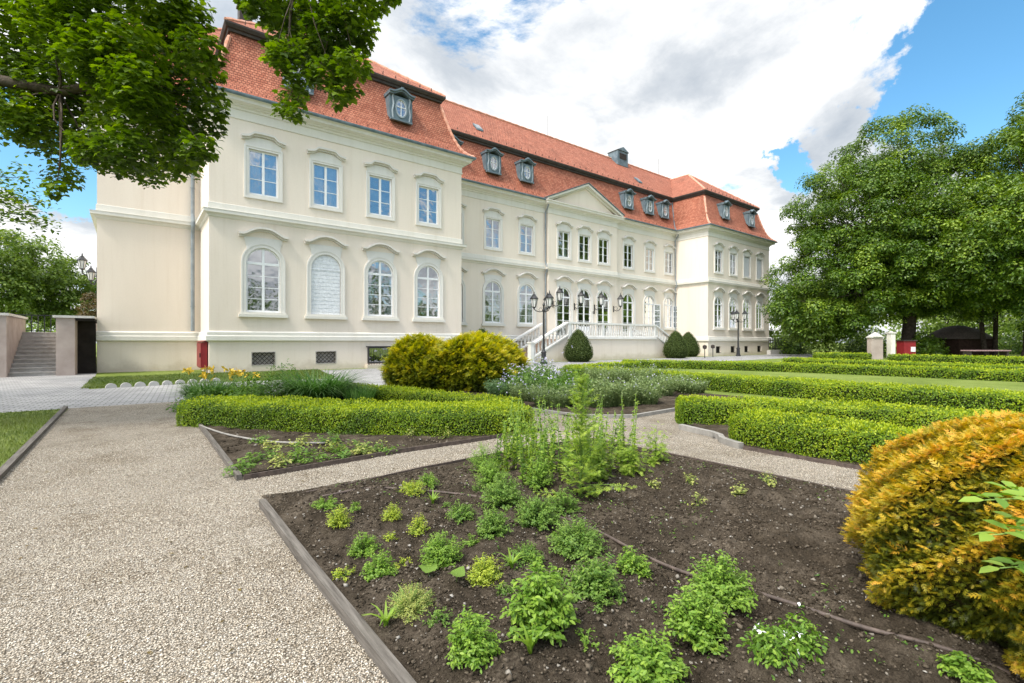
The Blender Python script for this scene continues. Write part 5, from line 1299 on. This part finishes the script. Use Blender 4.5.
# white flowered clumps
for x, y, lab in ((2.36, .93, 'herb with white blossoms beside the pipe at the bottom edge'), (2.14, .95, 'pale herb with white daisies left of the other white-flowered one')):
    o = leafy(x, y, .11, .11, .13, 'mint_leaf', 620, .022, lab, 'flowering herb', 'flowering_herb', flowers=('petal_white', 4, .017), seed=int(x * 10), stems=14, z0=float(front_z(x, y)), group='white flowering herbs')
# tall feathery plant
def feathery(x, y, h, label):
    cl = Cloud(); st = MB(); z0 = float(front_z(x, y)); pts = [(.02 * math.sin(3 * t), .02 * math.cos(2 * t), h * t) for t in np.linspace(0, 1, 12)]; st.tube(pts, [.014 * (1 - .75 * i / 11) for i in range(12)], 6)
    P_, Nn, A, S_ = [], [], [], []
    for i in range(92):
        t = (i + .5) / 92; z = h * t; a = i * 2.4; L = (.26 * (1 - t) ** .8 + .09) * random.uniform(.35, 1.35) * (1 + .35 * math.sin(a * .5 + 1)); el = random.uniform(.35, 1.0) + .25 * t
        d = np.array([math.cos(a) * math.cos(el), math.sin(a) * math.cos(el), math.sin(el)]); b = np.array([0, 0, z]); e = b + d * L - np.array([0, 0, .25 * L * L / .36 * (1 - t)])
        st.tube([b, (b + e) / 2 + [0, 0, .03 * L], e], [.004, .003, .0015], 4)
        for q in np.linspace(.3, 1, 9):
            for sg_ in (-1, 1):
                sd = np.cross(d, [0, 0, 1]); sd /= np.linalg.norm(sd); P_.append(b + (e - b) * q); A.append(d * .6 + sd * sg_ * .8); Nn.append([0, 0, 1.0]); S_.append((.04 + .055 * (1 - q)) * (.62 + .7 * L / .36))
    P_ = np.array(P_); leaves(cl, P_, np.array(Nn) + .3 * rdir(len(P_)), np.array(S_), 'spray', rng.uniform(.35, 1, len(P_)), 0, along=np.array(A), jitter=.4)
    cl.mb(st, 1); tag(cl.build('tall_umbellifer', ['fresh_leaf', 'stem_green'], loc=(x, y, z0)), label, 'tall plant')
feathery(3.16, 3.05, 1.08, 'tallest feathery bright green plant in the middle of the near bed')
# tall thin stems
for i in range(92):
    px = rng.uniform(494, 636); py = rng.uniform(452, 492); x, y = ground(px, py); y = min(y, 4.72); h = rng.uniform(.34, .80); cl = Cloud(); st = MB()
    lx, ly = rng.normal(0, .06, 2); st.tube([(0, 0, 0), (lx * .3, ly * .3, h * .5), (lx, ly, h)], [.006, .005, .002], 5); n = 64; t = rng.uniform(.08, 1, n)
    pos = np.column_stack([lx * t ** 1.5, ly * t ** 1.5, h * t]); leaves(cl, pos, np.tile([0, 0, 1.0], (n, 1)) + .5 * rdir(n), .05 * (1.25 - .7 * t), 'diamond', rng.random(n), 0, along=unit(np.column_stack([rng.normal(size=(n, 2)), rng.uniform(.2, 1.0, n)])))
    cl.mb(st, 1); tag(cl.build('upright_weed', ['fresh_leaf' if i % 3 else 'mint_leaf', 'stem_green'], loc=(x, y, float(front_z(x, y)))), 'thin upright leafy stem among others left of and behind the tall feathery plant', 'weed', 'thin leafy weeds')
# strawberry-like ground cover below the curved hedge
for i, (px, py) in enumerate([(250, 468), (268, 462), (285, 470), (300, 458), (318, 466), (332, 455), (345, 462), (308, 474), (275, 452), (240, 474), (358, 452), (372, 462), (395, 458), (330, 445), (300, 447), (262, 445)]):
    x, y = ground(px, py); y = max(y, 5.98)
    mound(x, y, rng.uniform(.30, .46), rng.uniform(.11, .18), 'thyme_leaf' if i % 3 == 2 else 'herb_leaf', .045, 150, 'low leafy plant on soil in front of the curved hedge', 'herb', 'ground_plant', 'oval', 80 + i, 'low plants below the curved hedge', loose=.02)
for i, (px, py, lab) in enumerate([(384, 455, 'pale yellow seedling at the path strip under the curved hedge'), (445, 441, 'green tuft at the hedge foot close to the crossing'), (412, 440, 'dull seedling under the middle of the curved hedge')]):
    x, y = ground(px, py); mound(x, max(y, 5.95), .2, .16, 'thyme_leaf', .035, 80, lab, 'seedling', 'seedling', 'diamond', 99 + i, None, loose=.02)
# compound leaves reaching in at the right edge
cl = Cloud(); st = MB(); bx = at(1085, 560, 1.75)
for (ex_, ey_, ed_) in ((985, 500, 1.7), (992, 535, 1.66), (1000, 568, 1.7), (1010, 490, 1.85), (1015, 520, 1.9)):
    e = at(ex_, ey_, ed_); b0 = np.array([bx[0], bx[1], e[2] - .10]); st.tube([(bx[0], bx[1], 0), (bx[0], bx[1], b0[2] - .1), b0, (b0 + e) / 2 + [0, 0, .05], e], [.012, .008, .005, .004, .002], 5)
    n = 13; t = np.linspace(.25, 1, n); pos = b0[None] + (e - b0)[None] * t[:, None] + np.array([0, 0, .05]) * np.sin(t * 3.14)[:, None]; d = unit(e - b0); sd = unit(np.cross(d, [0, 0, 1]))
    al = d[None] * .5 + sd[None] * np.where(np.arange(n) % 2, 1, -1)[:, None]; al[-1] = d; leaves(cl, pos, np.tile([0, 0, 1.0], (n, 1)), .075, 'oval', rng.uniform(.4, 1, n), 0, along=al, jitter=.35)
o_ = np.array([bx[0], bx[1], 0]); cl.mb(st, 1); tag(cl.build('leafy_shrub', ['mint_leaf', 'stem_green'], off=o_, loc=tuple(o_)), 'green pinnate leaves reaching in at the right edge over the amber bush', 'shrub')

# ------------------------------------------------------------------ trees
def limb(mb, a, b, ra, rb, bend=.15, n=6):
    a = np.array(a, float); b = np.array(b, float); off = rng.normal(0, 1, 3) * np.linalg.norm(b - a) * bend * .5
    pts = [a + (b - a) * t + off * math.sin(math.pi * t) * [1, 1, .6] for t in np.linspace(0, 1, n)]
    mb.tube(pts, [ra + (rb - ra) * t for t in np.linspace(0, 1, n)], 7); return pts
def clump_leaves(cl, c, r, n, leaf, shape, seed, flat=.92, mi=0, tb=.45, updark=.25):
    q = rdir(n); q[:, 2] = np.where(q[:, 2] < -.35, -q[:, 2], q[:, 2])
    u = .55 + .5 * rng.random(n) ** .7
    pos = c + q * u[:, None] * np.array([r, r, r * flat])
    nv = unit(q * 1.0 + np.array([0, 0, .4])); al = unit(q * np.array([1, 1, .3]) + np.array([0, 0, -.05]) + .5 * rdir(n))
    t = (tb + .22 * rng.normal(size=n) + rng.normal(0, .17)).clip(0, 1)
    leaves(cl, pos, nv, leaf * rng.uniform(.7, 1.3, n), shape, t, mi, along=al, jitter=.45)
def tree(name, x, y, z0, th, tr, lobes, nclump, cr, per, leaf, mat, label, cat='tree', shape='palm', bark='dark_bark', seed=0, group=None, inner=.0, gap=0.0, tb=.45):
    """lobes: list of (dx,dy,z,rx,ry,rz) ellipsoids making up the crown"""
    r = empty(name, (x, y, z0)); tk = MB()
    limb(tk, (0, 0, -.1), (rng.normal(0, .2), rng.normal(0, .2), th), tr, tr * .72, .05); tk.lathe([(tr * 1.5, -.05), (tr * 1.15, .25), (tr, .8)], n=10)
    cl = Cloud(); vol = np.array([l[3] * l[4] + l[4] * l[5] for l in lobes]); vol = vol / vol.sum()
    for li, l in enumerate(lobes):
        c = np.array(l[:3]); s_ = np.array(l[3:]); limb(tk, (0, 0, th * .92), c * [.8, .8, 1] - [0, 0, s_[2] * .2], tr * .5, tr * .12, .25)
        m = int(nclump * vol[li]); q = rdir(m); u = np.where(rng.random(m) < inner, rng.random(m) ** .5, .82 + .22 * rng.random(m))
        cc = c + q * u[:, None] * s_
        for k in range(m):
            if k % 6 == 0: limb(tk, c * .75 + np.array([0, 0, th * .22]), cc[k], tr * .13, tr * .03, .25, 4)
            if rng.random() < gap: continue
            clump_leaves(cl, cc[k], cr * rng.uniform(.65, 1.3), int(per * rng.uniform(.7, 1.3)), leaf, shape, seed, tb=tb)
    tk.build('trunk', bark, r, smooth=True); cl.build('crown', mat, r); tag(r, label, cat, group); return r
# two big chestnuts on the right
tree('chestnut_tree', 57.5, 13.2, 0, 6.5, .62, [(-4.6, 3.8, 7.2, 6.2, 6.2, 4.8), (3.6, -3.2, 9.0, 6.0, 6.0, 4.8), (-1.5, 1.6, 12.0, 6.6, 6.6, 5.6), (-4.4, 3.6, 13.6, 4.6, 4.6, 4.6), (2.8, -2.2, 13.6, 5.6, 5.6, 5.2), (-.6, .6, 18.8, 4.4, 4.4, 3.6), (-6.0, 5.2, 4.4, 4.4, 4.4, 2.6), (1.0, -1.0, 7.4, 5.5, 5.5, 3.6), (-2.5, -2.0, 9.0, 5, 5, 5), (3.4, -2.8, 5.2, 3.6, 3.6, 1.9)],
     1250, .95, 210, .23, 'chestnut_leaf', 'large round-crowned chestnut tree beyond the hedges, beside the far wing', seed=2, inner=.2, shape='diamond')
tree('chestnut_tree', 58.0, 5.2, 0, 6.5, .55, [(-2.6, 2.2, 10.0, 5.4, 5.4, 5.0), (3.2, -3.6, 9.6, 6.2, 6.2, 5.6), (.9, -.9, 15.0, 5.6, 5.6, 5.0), (2.9, -3.4, 19.6, 4.8, 4.8, 3.6), (-2.5, 2.4, 7.6, 4.6, 4.6, 2.4), (3, -5, 5.6, 5, 5, 2.4), (-.5, .5, 5.2, 3.2, 3.2, 1.6)],
     960, .95, 210, .23, 'chestnut_leaf', 'tall chestnut tree cut off by the right edge of the photo', seed=3, inner=.2, shape='diamond')
for px_, d, h, w, m_, lab, s_ in ((800, 62, 10.5, 3.6, 'light_leaf', 'light green tree just right of the house corner', 4), (828, 47, 7.2, 3.0, 'light_leaf', 'fresh green bushy tree below the chestnut, close to the iron fence', 5), (1000, 62, 11, 5, 'light_leaf', 'pale tree behind the shed', 6), (945, 66, 10, 5, 'light_leaf', 'pale tree behind the chestnut trunk and the shed', 7), (1075, 50, 9, 5, 'chestnut_leaf', 'dark tree beyond the right edge hedge', 8)):
    p = at(px_, 341, d); tree('broadleaf_tree', p[0], p[1], 0, h * .3, .2, [(0, 0, h * .5, w, w, h * .3), (w * .3, -w * .3, h * .75, w * .7, w * .7, h * .25), (-w * .4, w * .2, h * .35, w * .7, w * .7, h * .28)], 130, .95, 60, .36, m_, lab, seed=s_, shape='diamond', inner=.2, tb=.55)
for px_, d, rr, hh, lab, s_ in ((862, 53, 2.6, 2.8, 'dark rounded shrub behind the stone pillars', 41), (926, 44, 1.5, 2.3, 'dark shrub between red kiosk and shed', 42), (1015, 56, 3.2, 3.4, 'dark shrub right of the slim trunks', 43), (792, 56, 2.4, 3.0, 'green shrub behind the iron fence', 44)):
    p = at(px_, 341, d); leafy(p[0], p[1], rr, rr, hh, 'chestnut_leaf', 3600, .26, lab, 'shrub', 'rounded_shrub', shape='diamond', seed=s_)
# slim trunks by the shed
for px_, d, lab in ((986, 44, 'slim dark trunk right of the shed, left one of two'), (995, 45, 'slim dark trunk right of the shed, right one of two')):
    p = at(px_, 341, d); tree('slim_tree', p[0], p[1], 0, 7.5, .2, [(0, 0, 9.2, 2.2, 2.2, 2.2)], 30, .9, 60, .4, 'chestnut_leaf', lab, seed=9, group='slim trunks')
# distant wood closing the view on the right
cl = Cloud()
for k in range(330):
    px_ = rng.uniform(770, 1250); d = rng.uniform(84, 100); p = at(px_, 341, d); p[2] = rng.uniform(.5, 11) * (1 if px_ > 800 else .7); clump_leaves(cl, p, rng.uniform(1.6, 3), 46, .8, 'diamond', 1, tb=.6)
tag(cl.build('distant_wood', 'far_leaf'), kind='stuff')
# left background trees
for px_, d, h, w, m_, lab, s_ in ((15, 55, 12.0, 5.0, 'light_leaf', 'broad green tree above the retaining wall at the left edge', 11), (66, 60, 10.5, 4.0, 'light_leaf', 'rounded green tree behind the garden steps', 12), (-40, 50, 13, 5, 'light_leaf', 'green tree mostly outside the left edge', 13)):
    p = at(px_, 341, d); tree('broadleaf_tree', p[0], p[1], 1.8, h * .3, .22, [(0, 0, h * .45, w, w, h * .33), (w * .35, .2, h * .68, w * .65, w * .65, h * .25), (-w * .45, .2, h * .6, w * .7, w * .7, h * .28), (w * .5, 0, h * .3, w * .7, w * .7, h * .22)], 210, .95, 62, .36, m_, lab, seed=s_, shape='diamond', inner=.2, tb=.5)
p = at(90, 341, 52); tree('columnar_conifer', p[0], p[1], 1.8, 1.5, .12, [(0, 0, 2.6, .9, .9, 2.2)], 46, .5, 60, .22, 'russet_leaf', 'narrow russet conifer against the house end', seed=14, shape='diamond')
cl = Cloud()
for k in range(90):
    px_ = rng.uniform(-250, 96); d = rng.uniform(75, 90); p = at(px_, 341, d); p[2] = rng.uniform(2, 8); clump_leaves(cl, p, rng.uniform(1.6, 3), 40, .8, 'diamond', 1, tb=.6)
tag(cl.build('distant_wood', 'far_leaf'), kind='stuff')

cl = Cloud()
for k in range(520):
    p = np.array([rng.uniform(-60, 120), rng.uniform(-58, -44), 0]); p[2] = rng.uniform(1, 10.5 + 2.5 * math.sin(p[0] * .21) + 1.5 * math.sin(p[0] * .53)); clump_leaves(cl, p, rng.uniform(2, 3.2), 44, .95, 'diamond', 1, tb=.4)
tag(cl.build('distant_wood', 'chestnut_leaf'), kind='stuff')

# overhanging maple: trunk left of the frame, boughs over the path
def maple():
    tr = at(-420, 341, 6.4); base_ = np.array([tr[0], tr[1], 0.0]); r = empty('maple_tree', tuple(base_)); tk = MB(); cl = Cloud()
    fork = at(-330, -20, 6.6)
    limb(tk, (0, 0, -.1), fork - base_, .42, .30, .06, 8); tk.lathe([(.62, -.05), (.48, .3), (.42, .9)], n=12)
    b1 = at(60, 92, 7.2); b1b = at(150, 85, 7.6); b2 = at(-60, 10, 6.6); b3 = at(180, -120, 6.8); b3b = at(330, -60, 7.0); b4 = at(-100, -260, 6.5)
    for a, b, ra, rb in ((fork, b1, .16, .07), (b1, b1b, .07, .025), (fork, b2, .14, .06), (fork, b3, .15, .07), (b3, b3b, .07, .03), (fork, b4, .16, .06), (b3b, at(290, 60, 6.8), .03, .01), (b1, at(60, 170, 7.0), .03, .008), (b1b, at(195, 110, 7.4), .025, .008), (b3b, at(350, 40, 7.2), .025, .008)): limb(tk, a - base_, b - base_, ra, rb, .12, 7)
    # clump centres: pixel-measured, each with its own distance
    C = []
    def add(x, y, r_, d=None): C.append((x, y, r_, d or rng.uniform(6.2, 8.2)))
    for x, y, r_ in ((10, 10, 30), (45, 5, 30), (85, 12, 30), (125, 10, 30), (165, 8, 30), (190, 12, 20), (10, 50, 30), (50, 48, 30), (90, 50, 30), (130, 48, 30), (170, 45, 28), (198, 50, 22), (15, 90, 28), (55, 88, 28), (95, 88, 26), (135, 85, 28), (172, 84, 28), (203, 92, 20), (212, 112, 14),
                     (12, 118, 26), (45, 125, 28), (82, 122, 26), (118, 122, 26), (152, 122, 28), (184, 125, 24), (198, 148, 16), (60, 150, 22), (92, 148, 20), (126, 150, 22), (158, 152, 24), (178, 165, 18), (148, 172, 16), (122, 166, 14), (64, 176, 14), (56, 188, 9), (30, 122, 22), (178, 30, 24), (60, 30, 30), (110, 70, 30), (30, 70, 30), (150, 100, 28), (206, 72, 16), (100, 155, 18), (210, 128, 12), (186, 150, 18)): add(x, y, r_)
    for x, y, r_ in ((262, -2, 22), (290, 4, 24), (320, 4, 24), (350, 6, 22), (375, -4, 16), (390, -6, 10), (300, 26, 24), (330, 28, 24), (352, 36, 18), (272, 22, 14), (338, 52, 22), (352, 66, 16), (312, 50, 20), (290, 52, 16), (278, 58, 12), (326, 74, 16), (345, 86, 14), (300, 78, 14), (292, 96, 14), (296, 112, 10), (282, 110, 8), (338, 96, 10), (360, 24, 16), (274, 45, 8), (256, 8, 8)): add(x, y, r_, rng.uniform(6.4, 7.4))
    for k in range(80):
        x, y = rng.uniform(-620, 420), rng.uniform(-300, -30)
        if abs(x - 225) < 35 and y > -80: continue
        if x > 285: continue
        C.append((x, y, rng.uniform(34, 50), rng.uniform(5.5, 9.5)))
    for k in range(60): C.append((rng.uniform(-620, -20), rng.uniform(-40, 150), rng.uniform(30, 45), rng.uniform(5.8, 8.5)))
    for i, (x, y, r_, d) in enumerate(C):
        c = at(x, y, d) - base_; rad = r_ / 485.0 * d; vis = x > -30 and y > -40
        n = int((490 if vis else 80) * (r_ / 28.0) ** 2)
        q = rdir(n); u = rng.random(n) ** .42; pos = c + q * (u * rad)[:, None] * np.array([1, 1, .92]) * 1.06
        nv = unit(q * .35 + np.array([0, 0, 1.0])); al = unit(q * np.array([1, 1, .3]) + np.array([0, 0, -.45]))
        t = (.46 + .25 * rng.normal(size=n) + rng.normal(0, .14)).clip(0, 1)
        leaves(cl, pos, nv, (.084 if vis else .17) * rng.uniform(.6, 1.3, n), 'lobed', t, 0, along=al, jitter=.55)
        if vis: 
            e = c + rdir(1)[0] * rad * .5; near = min(((b1, b1b, b2, b3b, b3)), key=lambda b: np.linalg.norm(b - base_ - c)) - base_; limb(tk, near, e, .016, .004, .18, 5)
    tk.build('trunk', 'bark', r, smooth=True); cl.build('crown', 'maple_leaf', r); tag(r, 'near maple tree whose dark green boughs hang into the top left of the photo', 'tree')
maple()
# thin-twigged tree reaching in at the left edge
def airy():
    b0 = at(-260, 341, 15); base_ = np.array([b0[0], b0[1], 0]); r = empty('airy_tree', tuple(base_)); tk = MB(); cl = Cloud(); top = at(-200, 150, 15); limb(tk, (0, 0, -.1), top - base_, .22, .12, .05, 7)
    for ex_, ey_ in ((48, 228), (40, 200), (22, 178), (8, 240), (36, 216), (10, 200), (-40, 120), (-80, 220), (-30, 180), (18, 215)):
        e = at(ex_, ey_, 15 + rng.normal(0, .4)); L = limb(tk, top - base_, e - base_, .05, .008, .1, 9)
        for q in L[3:]:
            n = 62; pos = q + rng.normal(0, .20, (n, 3)) + [0, 0, .08]; leaves(cl, pos, rdir(n) * .4 + [0, 0, .9], .17 * rng.uniform(.6, 1.2, n), 'diamond', rng.random(n), 0)
    tk.build('trunk', 'bark', r, smooth=True); cl.build('crown', 'chestnut_leaf', r); tag(r, 'airy tree with thin twigs reaching in at the left edge below the maple', 'tree')
airy()

# ------------------------------------------------------------------ far right odds and ends
def post_at(px_, d): p = at(px_, 341, d); return (p[0], p[1], 0)
YR = -YAW
def gate_pillar(px_, d, w, h, lab, mat='pink_render'):
    r = empty('gate_pillar', post_at(px_, d), YR); MB().box(-w / 2, w / 2, -.25, .25, 0, h).build('shaft', mat, r); MB().box(-w / 2 - .06, w / 2 + .06, -.31, .31, h, h + .1).lathe([(w * .6, .1), (.02, .1 + w * .4)], (0, 0, h), 4, rot=R(45)).build('cap', 'cap_stone', r); tag(r, lab, 'pillar')
gate_pillar(875, 40, .95, 1.75, 'broad pale stone pillar in front of the chestnut trunk')
gate_pillar(891, 40, .34, 2.1, 'narrow white pillar right of the broad one', 'white_trim')
r = empty('red_kiosk', post_at(906, 41), YR); MB().box(-.5, .5, -.4, .4, 0, 1.5).build('body', 'red_enamel', r); MB().box(-.58, .58, -.5, .5, 1.5, 1.58).build('roof', 'dark_ledge', r); MB().box(.08, .44, -.44, -.401, .6, 1.0).build('notice', 'white_paint', r)
tag(r, 'dark red kiosk with white notice under the chestnut', 'kiosk')
r = empty('garden_shed', post_at(962, 47), YR); MB().box(-1.7, 1.7, -1.5, 2.5, 0, 1.7).build('wall', 'shed_wall', r)
MB().lathe([(2.6, 1.68), (2.5, 1.85), (1.9, 2.35), (1.2, 2.75), (.5, 2.98), (.05, 3.02)], (0, .5, 0), 18).build('roof', 'shed_roof', r); tag(r, 'dark shed with low domed shingle roof under the trees', 'shed')
r = empty('low_table', post_at(985, 37), YR); MB().box(-1.5, 1.6, -.4, .4, .72, .8).build('top', 'pink_bench', r)
for x in (-1.35, 1.45): MB().box(-.06, .06, -.3, .3, 0, .72).build('leg', 'dark_ledge', r, loc=(x, 0, 0))
tag(r, 'long low pinkish bench beyond the farthest hedge', 'bench')
r = empty('iron_fence', (58.2, 25.0, 0)); MB().box(-2.6, 4.6, -.2, .2, 0, .5).build('base_wall', 'cap_stone', r); MB().box(-2.6, 4.6, -.02, .02, .62, .68).box(-2.6, 4.6, -.02, .02, 1.55, 1.61).build('rail', 'iron', r)
for k in range(19): MB().box(-.035, .035, -.035, .035, .5, 1.85).build('paling', 'iron', r, loc=(-2.5 + k * .39, 0, 0))
tag(r, 'dark iron fence on low wall beyond the far wing', 'fence')

# ------------------------------------------------------------------ sky, sun, camera
w = bpy.data.worlds.new('World'); scene.world = w; w.use_nodes = True
t = w.node_tree; n = t.nodes; l = t.links; n.clear()
SUN_EL, SUN_AZ = R(54), R(-104)      # azimuth from +Y towards +X
out = n.new('ShaderNodeOutputWorld')
sky = n.new('ShaderNodeTexSky'); sky.sky_type = 'NISHITA'; sky.sun_disc = False; sky.sun_elevation = SUN_EL; sky.sun_rotation = SUN_AZ; sky.air_density = 1.0; sky.dust_density = .4; sky.ozone_density = 2.5
b1 = n.new('ShaderNodeBackground'); b1.inputs[1].default_value = .075
hs = N(n, 'ShaderNodeHueSaturation', Hue=.485, Saturation=1.2, Value=1.35); l.new(sky.outputs[0], hs.inputs['Color']); l.new(hs.outputs[0], b1.inputs[0])
tc = n.new('ShaderNodeTexCoord'); sp = n.new('ShaderNodeSeparateXYZ'); l.new(tc.outputs['Generated'], sp.inputs[0])
zc = N(n, 'ShaderNodeMath', operation='MAXIMUM'); zc.inputs[1].default_value = 0.0; l.new(sp.outputs[2], zc.inputs[0])
za = N(n, 'ShaderNodeMath', operation='ADD'); za.inputs[1].default_value = .28; l.new(zc.outputs[0], za.inputs[0])
dx = N(n, 'ShaderNodeMath', operation='DIVIDE'); l.new(sp.outputs[0], dx.inputs[0]); l.new(za.outputs[0], dx.inputs[1])
dy = N(n, 'ShaderNodeMath', operation='DIVIDE'); l.new(sp.outputs[1], dy.inputs[0]); l.new(za.outputs[0], dy.inputs[1])
cv = n.new('ShaderNodeCombineXYZ'); l.new(dx.outputs[0], cv.inputs[0]); l.new(dy.outputs[0], cv.inputs[1])
n1 = N(n, 'ShaderNodeTexNoise', Scale=1.9, Detail=12.0, Roughness=.64, Distortion=.35); l.new(cv.outputs[0], n1.inputs['Vector'])
n2 = N(n, 'ShaderNodeTexNoise', Scale=1.9, Detail=10.0, Roughness=.60, Distortion=.2)
mp = n.new('ShaderNodeMapping'); mp.inputs['Location'].default_value = (3.7, 1.9, .6); l.new(cv.outputs[0], mp.inputs[0]); l.new(mp.outputs[0], n2.inputs['Vector'])
# blue gaps: soft discs of the sky where the cloud thins
acc = n1.outputs['Fac']
rg = N(n, 'ShaderNodeTexNoise', Scale=5.5, Detail=8.0, Roughness=.62); l.new(tc.outputs['Generated'], rg.inputs['Vector'])
rs = N(n, 'ShaderNodeVectorMath', operation='MULTIPLY_ADD'); rs.inputs[1].default_value = (.42, .42, .30); rs.inputs[2].default_value = (-.21, -.21, -.15); l.new(rg.outputs['Color'], rs.inputs[0])
ra = N(n, 'ShaderNodeVectorMath', operation='ADD'); l.new(tc.outputs['Generated'], ra.inputs[0]); l.new(rs.outputs[0], ra.inputs[1])
rn = N(n, 'ShaderNodeVectorMath', operation='NORMALIZE'); l.new(ra.outputs[0], rn.inputs[0])
def gap(px_, py_, rad, amt):
    global acc
    d = at(px_, py_, 1.0) - np.array([0, 0, CAMH]); d = d / np.linalg.norm(d)
    dp = N(n, 'ShaderNodeVectorMath', operation='DOT_PRODUCT'); l.new(rn.outputs[0], dp.inputs[0]); dp.inputs[1].default_value = tuple(d)
    m_ = n.new('ShaderNodeMapRange'); m_.interpolation_type = 'SMOOTHSTEP'; m_.inputs['From Min'].default_value = math.cos(R(rad)); m_.inputs['From Max'].default_value = math.cos(R(rad * .25)); m_.inputs['To Min'].default_value = 0; m_.inputs['To Max'].default_value = amt; l.new(dp.outputs['Value'], m_.inputs[0])
    s_ = N(n, 'ShaderNodeMath', operation='SUBTRACT'); l.new(acc, s_.inputs[0]); l.new(m_.outputs[0], s_.inputs[1]); acc = s_.outputs[0]
gap(1095, 45, 15.5, .34); gap(985, 60, 8, .13); gap(802, 170, 3.6, .22); gap(40, 165, 5, .24); gap(-20, 130, 6, .2)
for vx, vy, vz, rad, amt in ((.2, -.93, .40, 26, .13), (.6, -.75, .3, 22, .10), (-.5, -.7, .35, 22, .16), (.0, -.6, .8, 30, .2)):
    d = np.array([vx, vy, vz]); d = d / np.linalg.norm(d); dp = N(n, 'ShaderNodeVectorMath', operation='DOT_PRODUCT'); l.new(rn.outputs[0], dp.inputs[0]); dp.inputs[1].default_value = tuple(d)
    m_ = n.new('ShaderNodeMapRange'); m_.interpolation_type = 'SMOOTHSTEP'; m_.inputs['From Min'].default_value = math.cos(R(rad)); m_.inputs['From Max'].default_value = math.cos(R(rad * .2)); m_.inputs['To Min'].default_value = 0; m_.inputs['To Max'].default_value = amt; l.new(dp.outputs['Value'], m_.inputs[0])
    s_ = N(n, 'ShaderNodeMath', operation='SUBTRACT'); l.new(acc, s_.inputs[0]); l.new(m_.outputs[0], s_.inputs[1]); acc = s_.outputs[0]
cm = n.new('ShaderNodeMapRange'); cm.interpolation_type = 'SMOOTHSTEP'; cm.inputs['From Min'].default_value = .31; cm.inputs['From Max'].default_value = .41; l.new(acc, cm.inputs[0])
cr = ramp(n, [(.31, (.33, .37, .42)), (.42, (.46, .49, .525)), (.49, (.62, .635, .65)), (.57, (.80, .80, .80)), (.7, (.86, .86, .85))]); l.new(n2.outputs['Fac'], cr.inputs[0])
b2 = n.new('ShaderNodeBackground'); b2.inputs[1].default_value = 1.0; l.new(cr.outputs[0], b2.inputs[0])
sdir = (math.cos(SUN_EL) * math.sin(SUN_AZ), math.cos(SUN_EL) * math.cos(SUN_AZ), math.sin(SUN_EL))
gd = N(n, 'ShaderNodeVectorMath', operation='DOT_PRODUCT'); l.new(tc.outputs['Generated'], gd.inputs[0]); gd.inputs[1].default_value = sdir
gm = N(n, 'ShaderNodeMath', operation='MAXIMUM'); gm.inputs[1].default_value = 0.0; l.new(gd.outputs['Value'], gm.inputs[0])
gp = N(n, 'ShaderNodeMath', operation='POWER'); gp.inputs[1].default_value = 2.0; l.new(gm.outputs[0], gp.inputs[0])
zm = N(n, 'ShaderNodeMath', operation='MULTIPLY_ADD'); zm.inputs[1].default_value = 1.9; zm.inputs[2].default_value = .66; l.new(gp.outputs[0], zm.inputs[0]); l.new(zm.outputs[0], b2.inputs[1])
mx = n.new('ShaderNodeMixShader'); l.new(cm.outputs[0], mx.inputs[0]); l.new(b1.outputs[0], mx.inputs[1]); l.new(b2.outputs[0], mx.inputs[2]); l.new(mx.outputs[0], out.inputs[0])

sl = bpy.data.lights.new('sun', 'SUN'); sl.energy = 1.5; sl.angle = R(12); sl.color = (1.0, .93, .82)
so = bpy.data.objects.new('sun', sl); col.objects.link(so)
sd = np.array([math.cos(SUN_EL) * math.sin(SUN_AZ), math.cos(SUN_EL) * math.cos(SUN_AZ), math.sin(SUN_EL)])
from mathutils import Vector
so.rotation_euler = Vector(sd).to_track_quat('Z', 'Y').to_euler(); so.location = (-20, 10, 40)

cam = bpy.data.cameras.new('camera'); co = bpy.data.objects.new('camera', cam); col.objects.link(co)
cam.sensor_width = 36.0; cam.lens = 485.0 / 1024.0 * 36.0; cam.clip_end = 2000; cam.clip_start = .05
co.location = (0, 0, CAMH); co.rotation_euler = (R(90), 0, -YAW); scene.camera = co
vs = scene.view_settings; vs.view_transform = 'Standard'; vs.look = 'None'; vs.exposure = 1.27; vs.gamma = 1.0; vs.use_curve_mapping = False
scene.cycles.max_bounces = 6; scene.cycles.diffuse_bounces = 3; scene.cycles.glossy_bounces = 3; scene.cycles.transmission_bounces = 4; scene.cycles.transparent_max_bounces = 8
scene.cycles.use_denoising = True
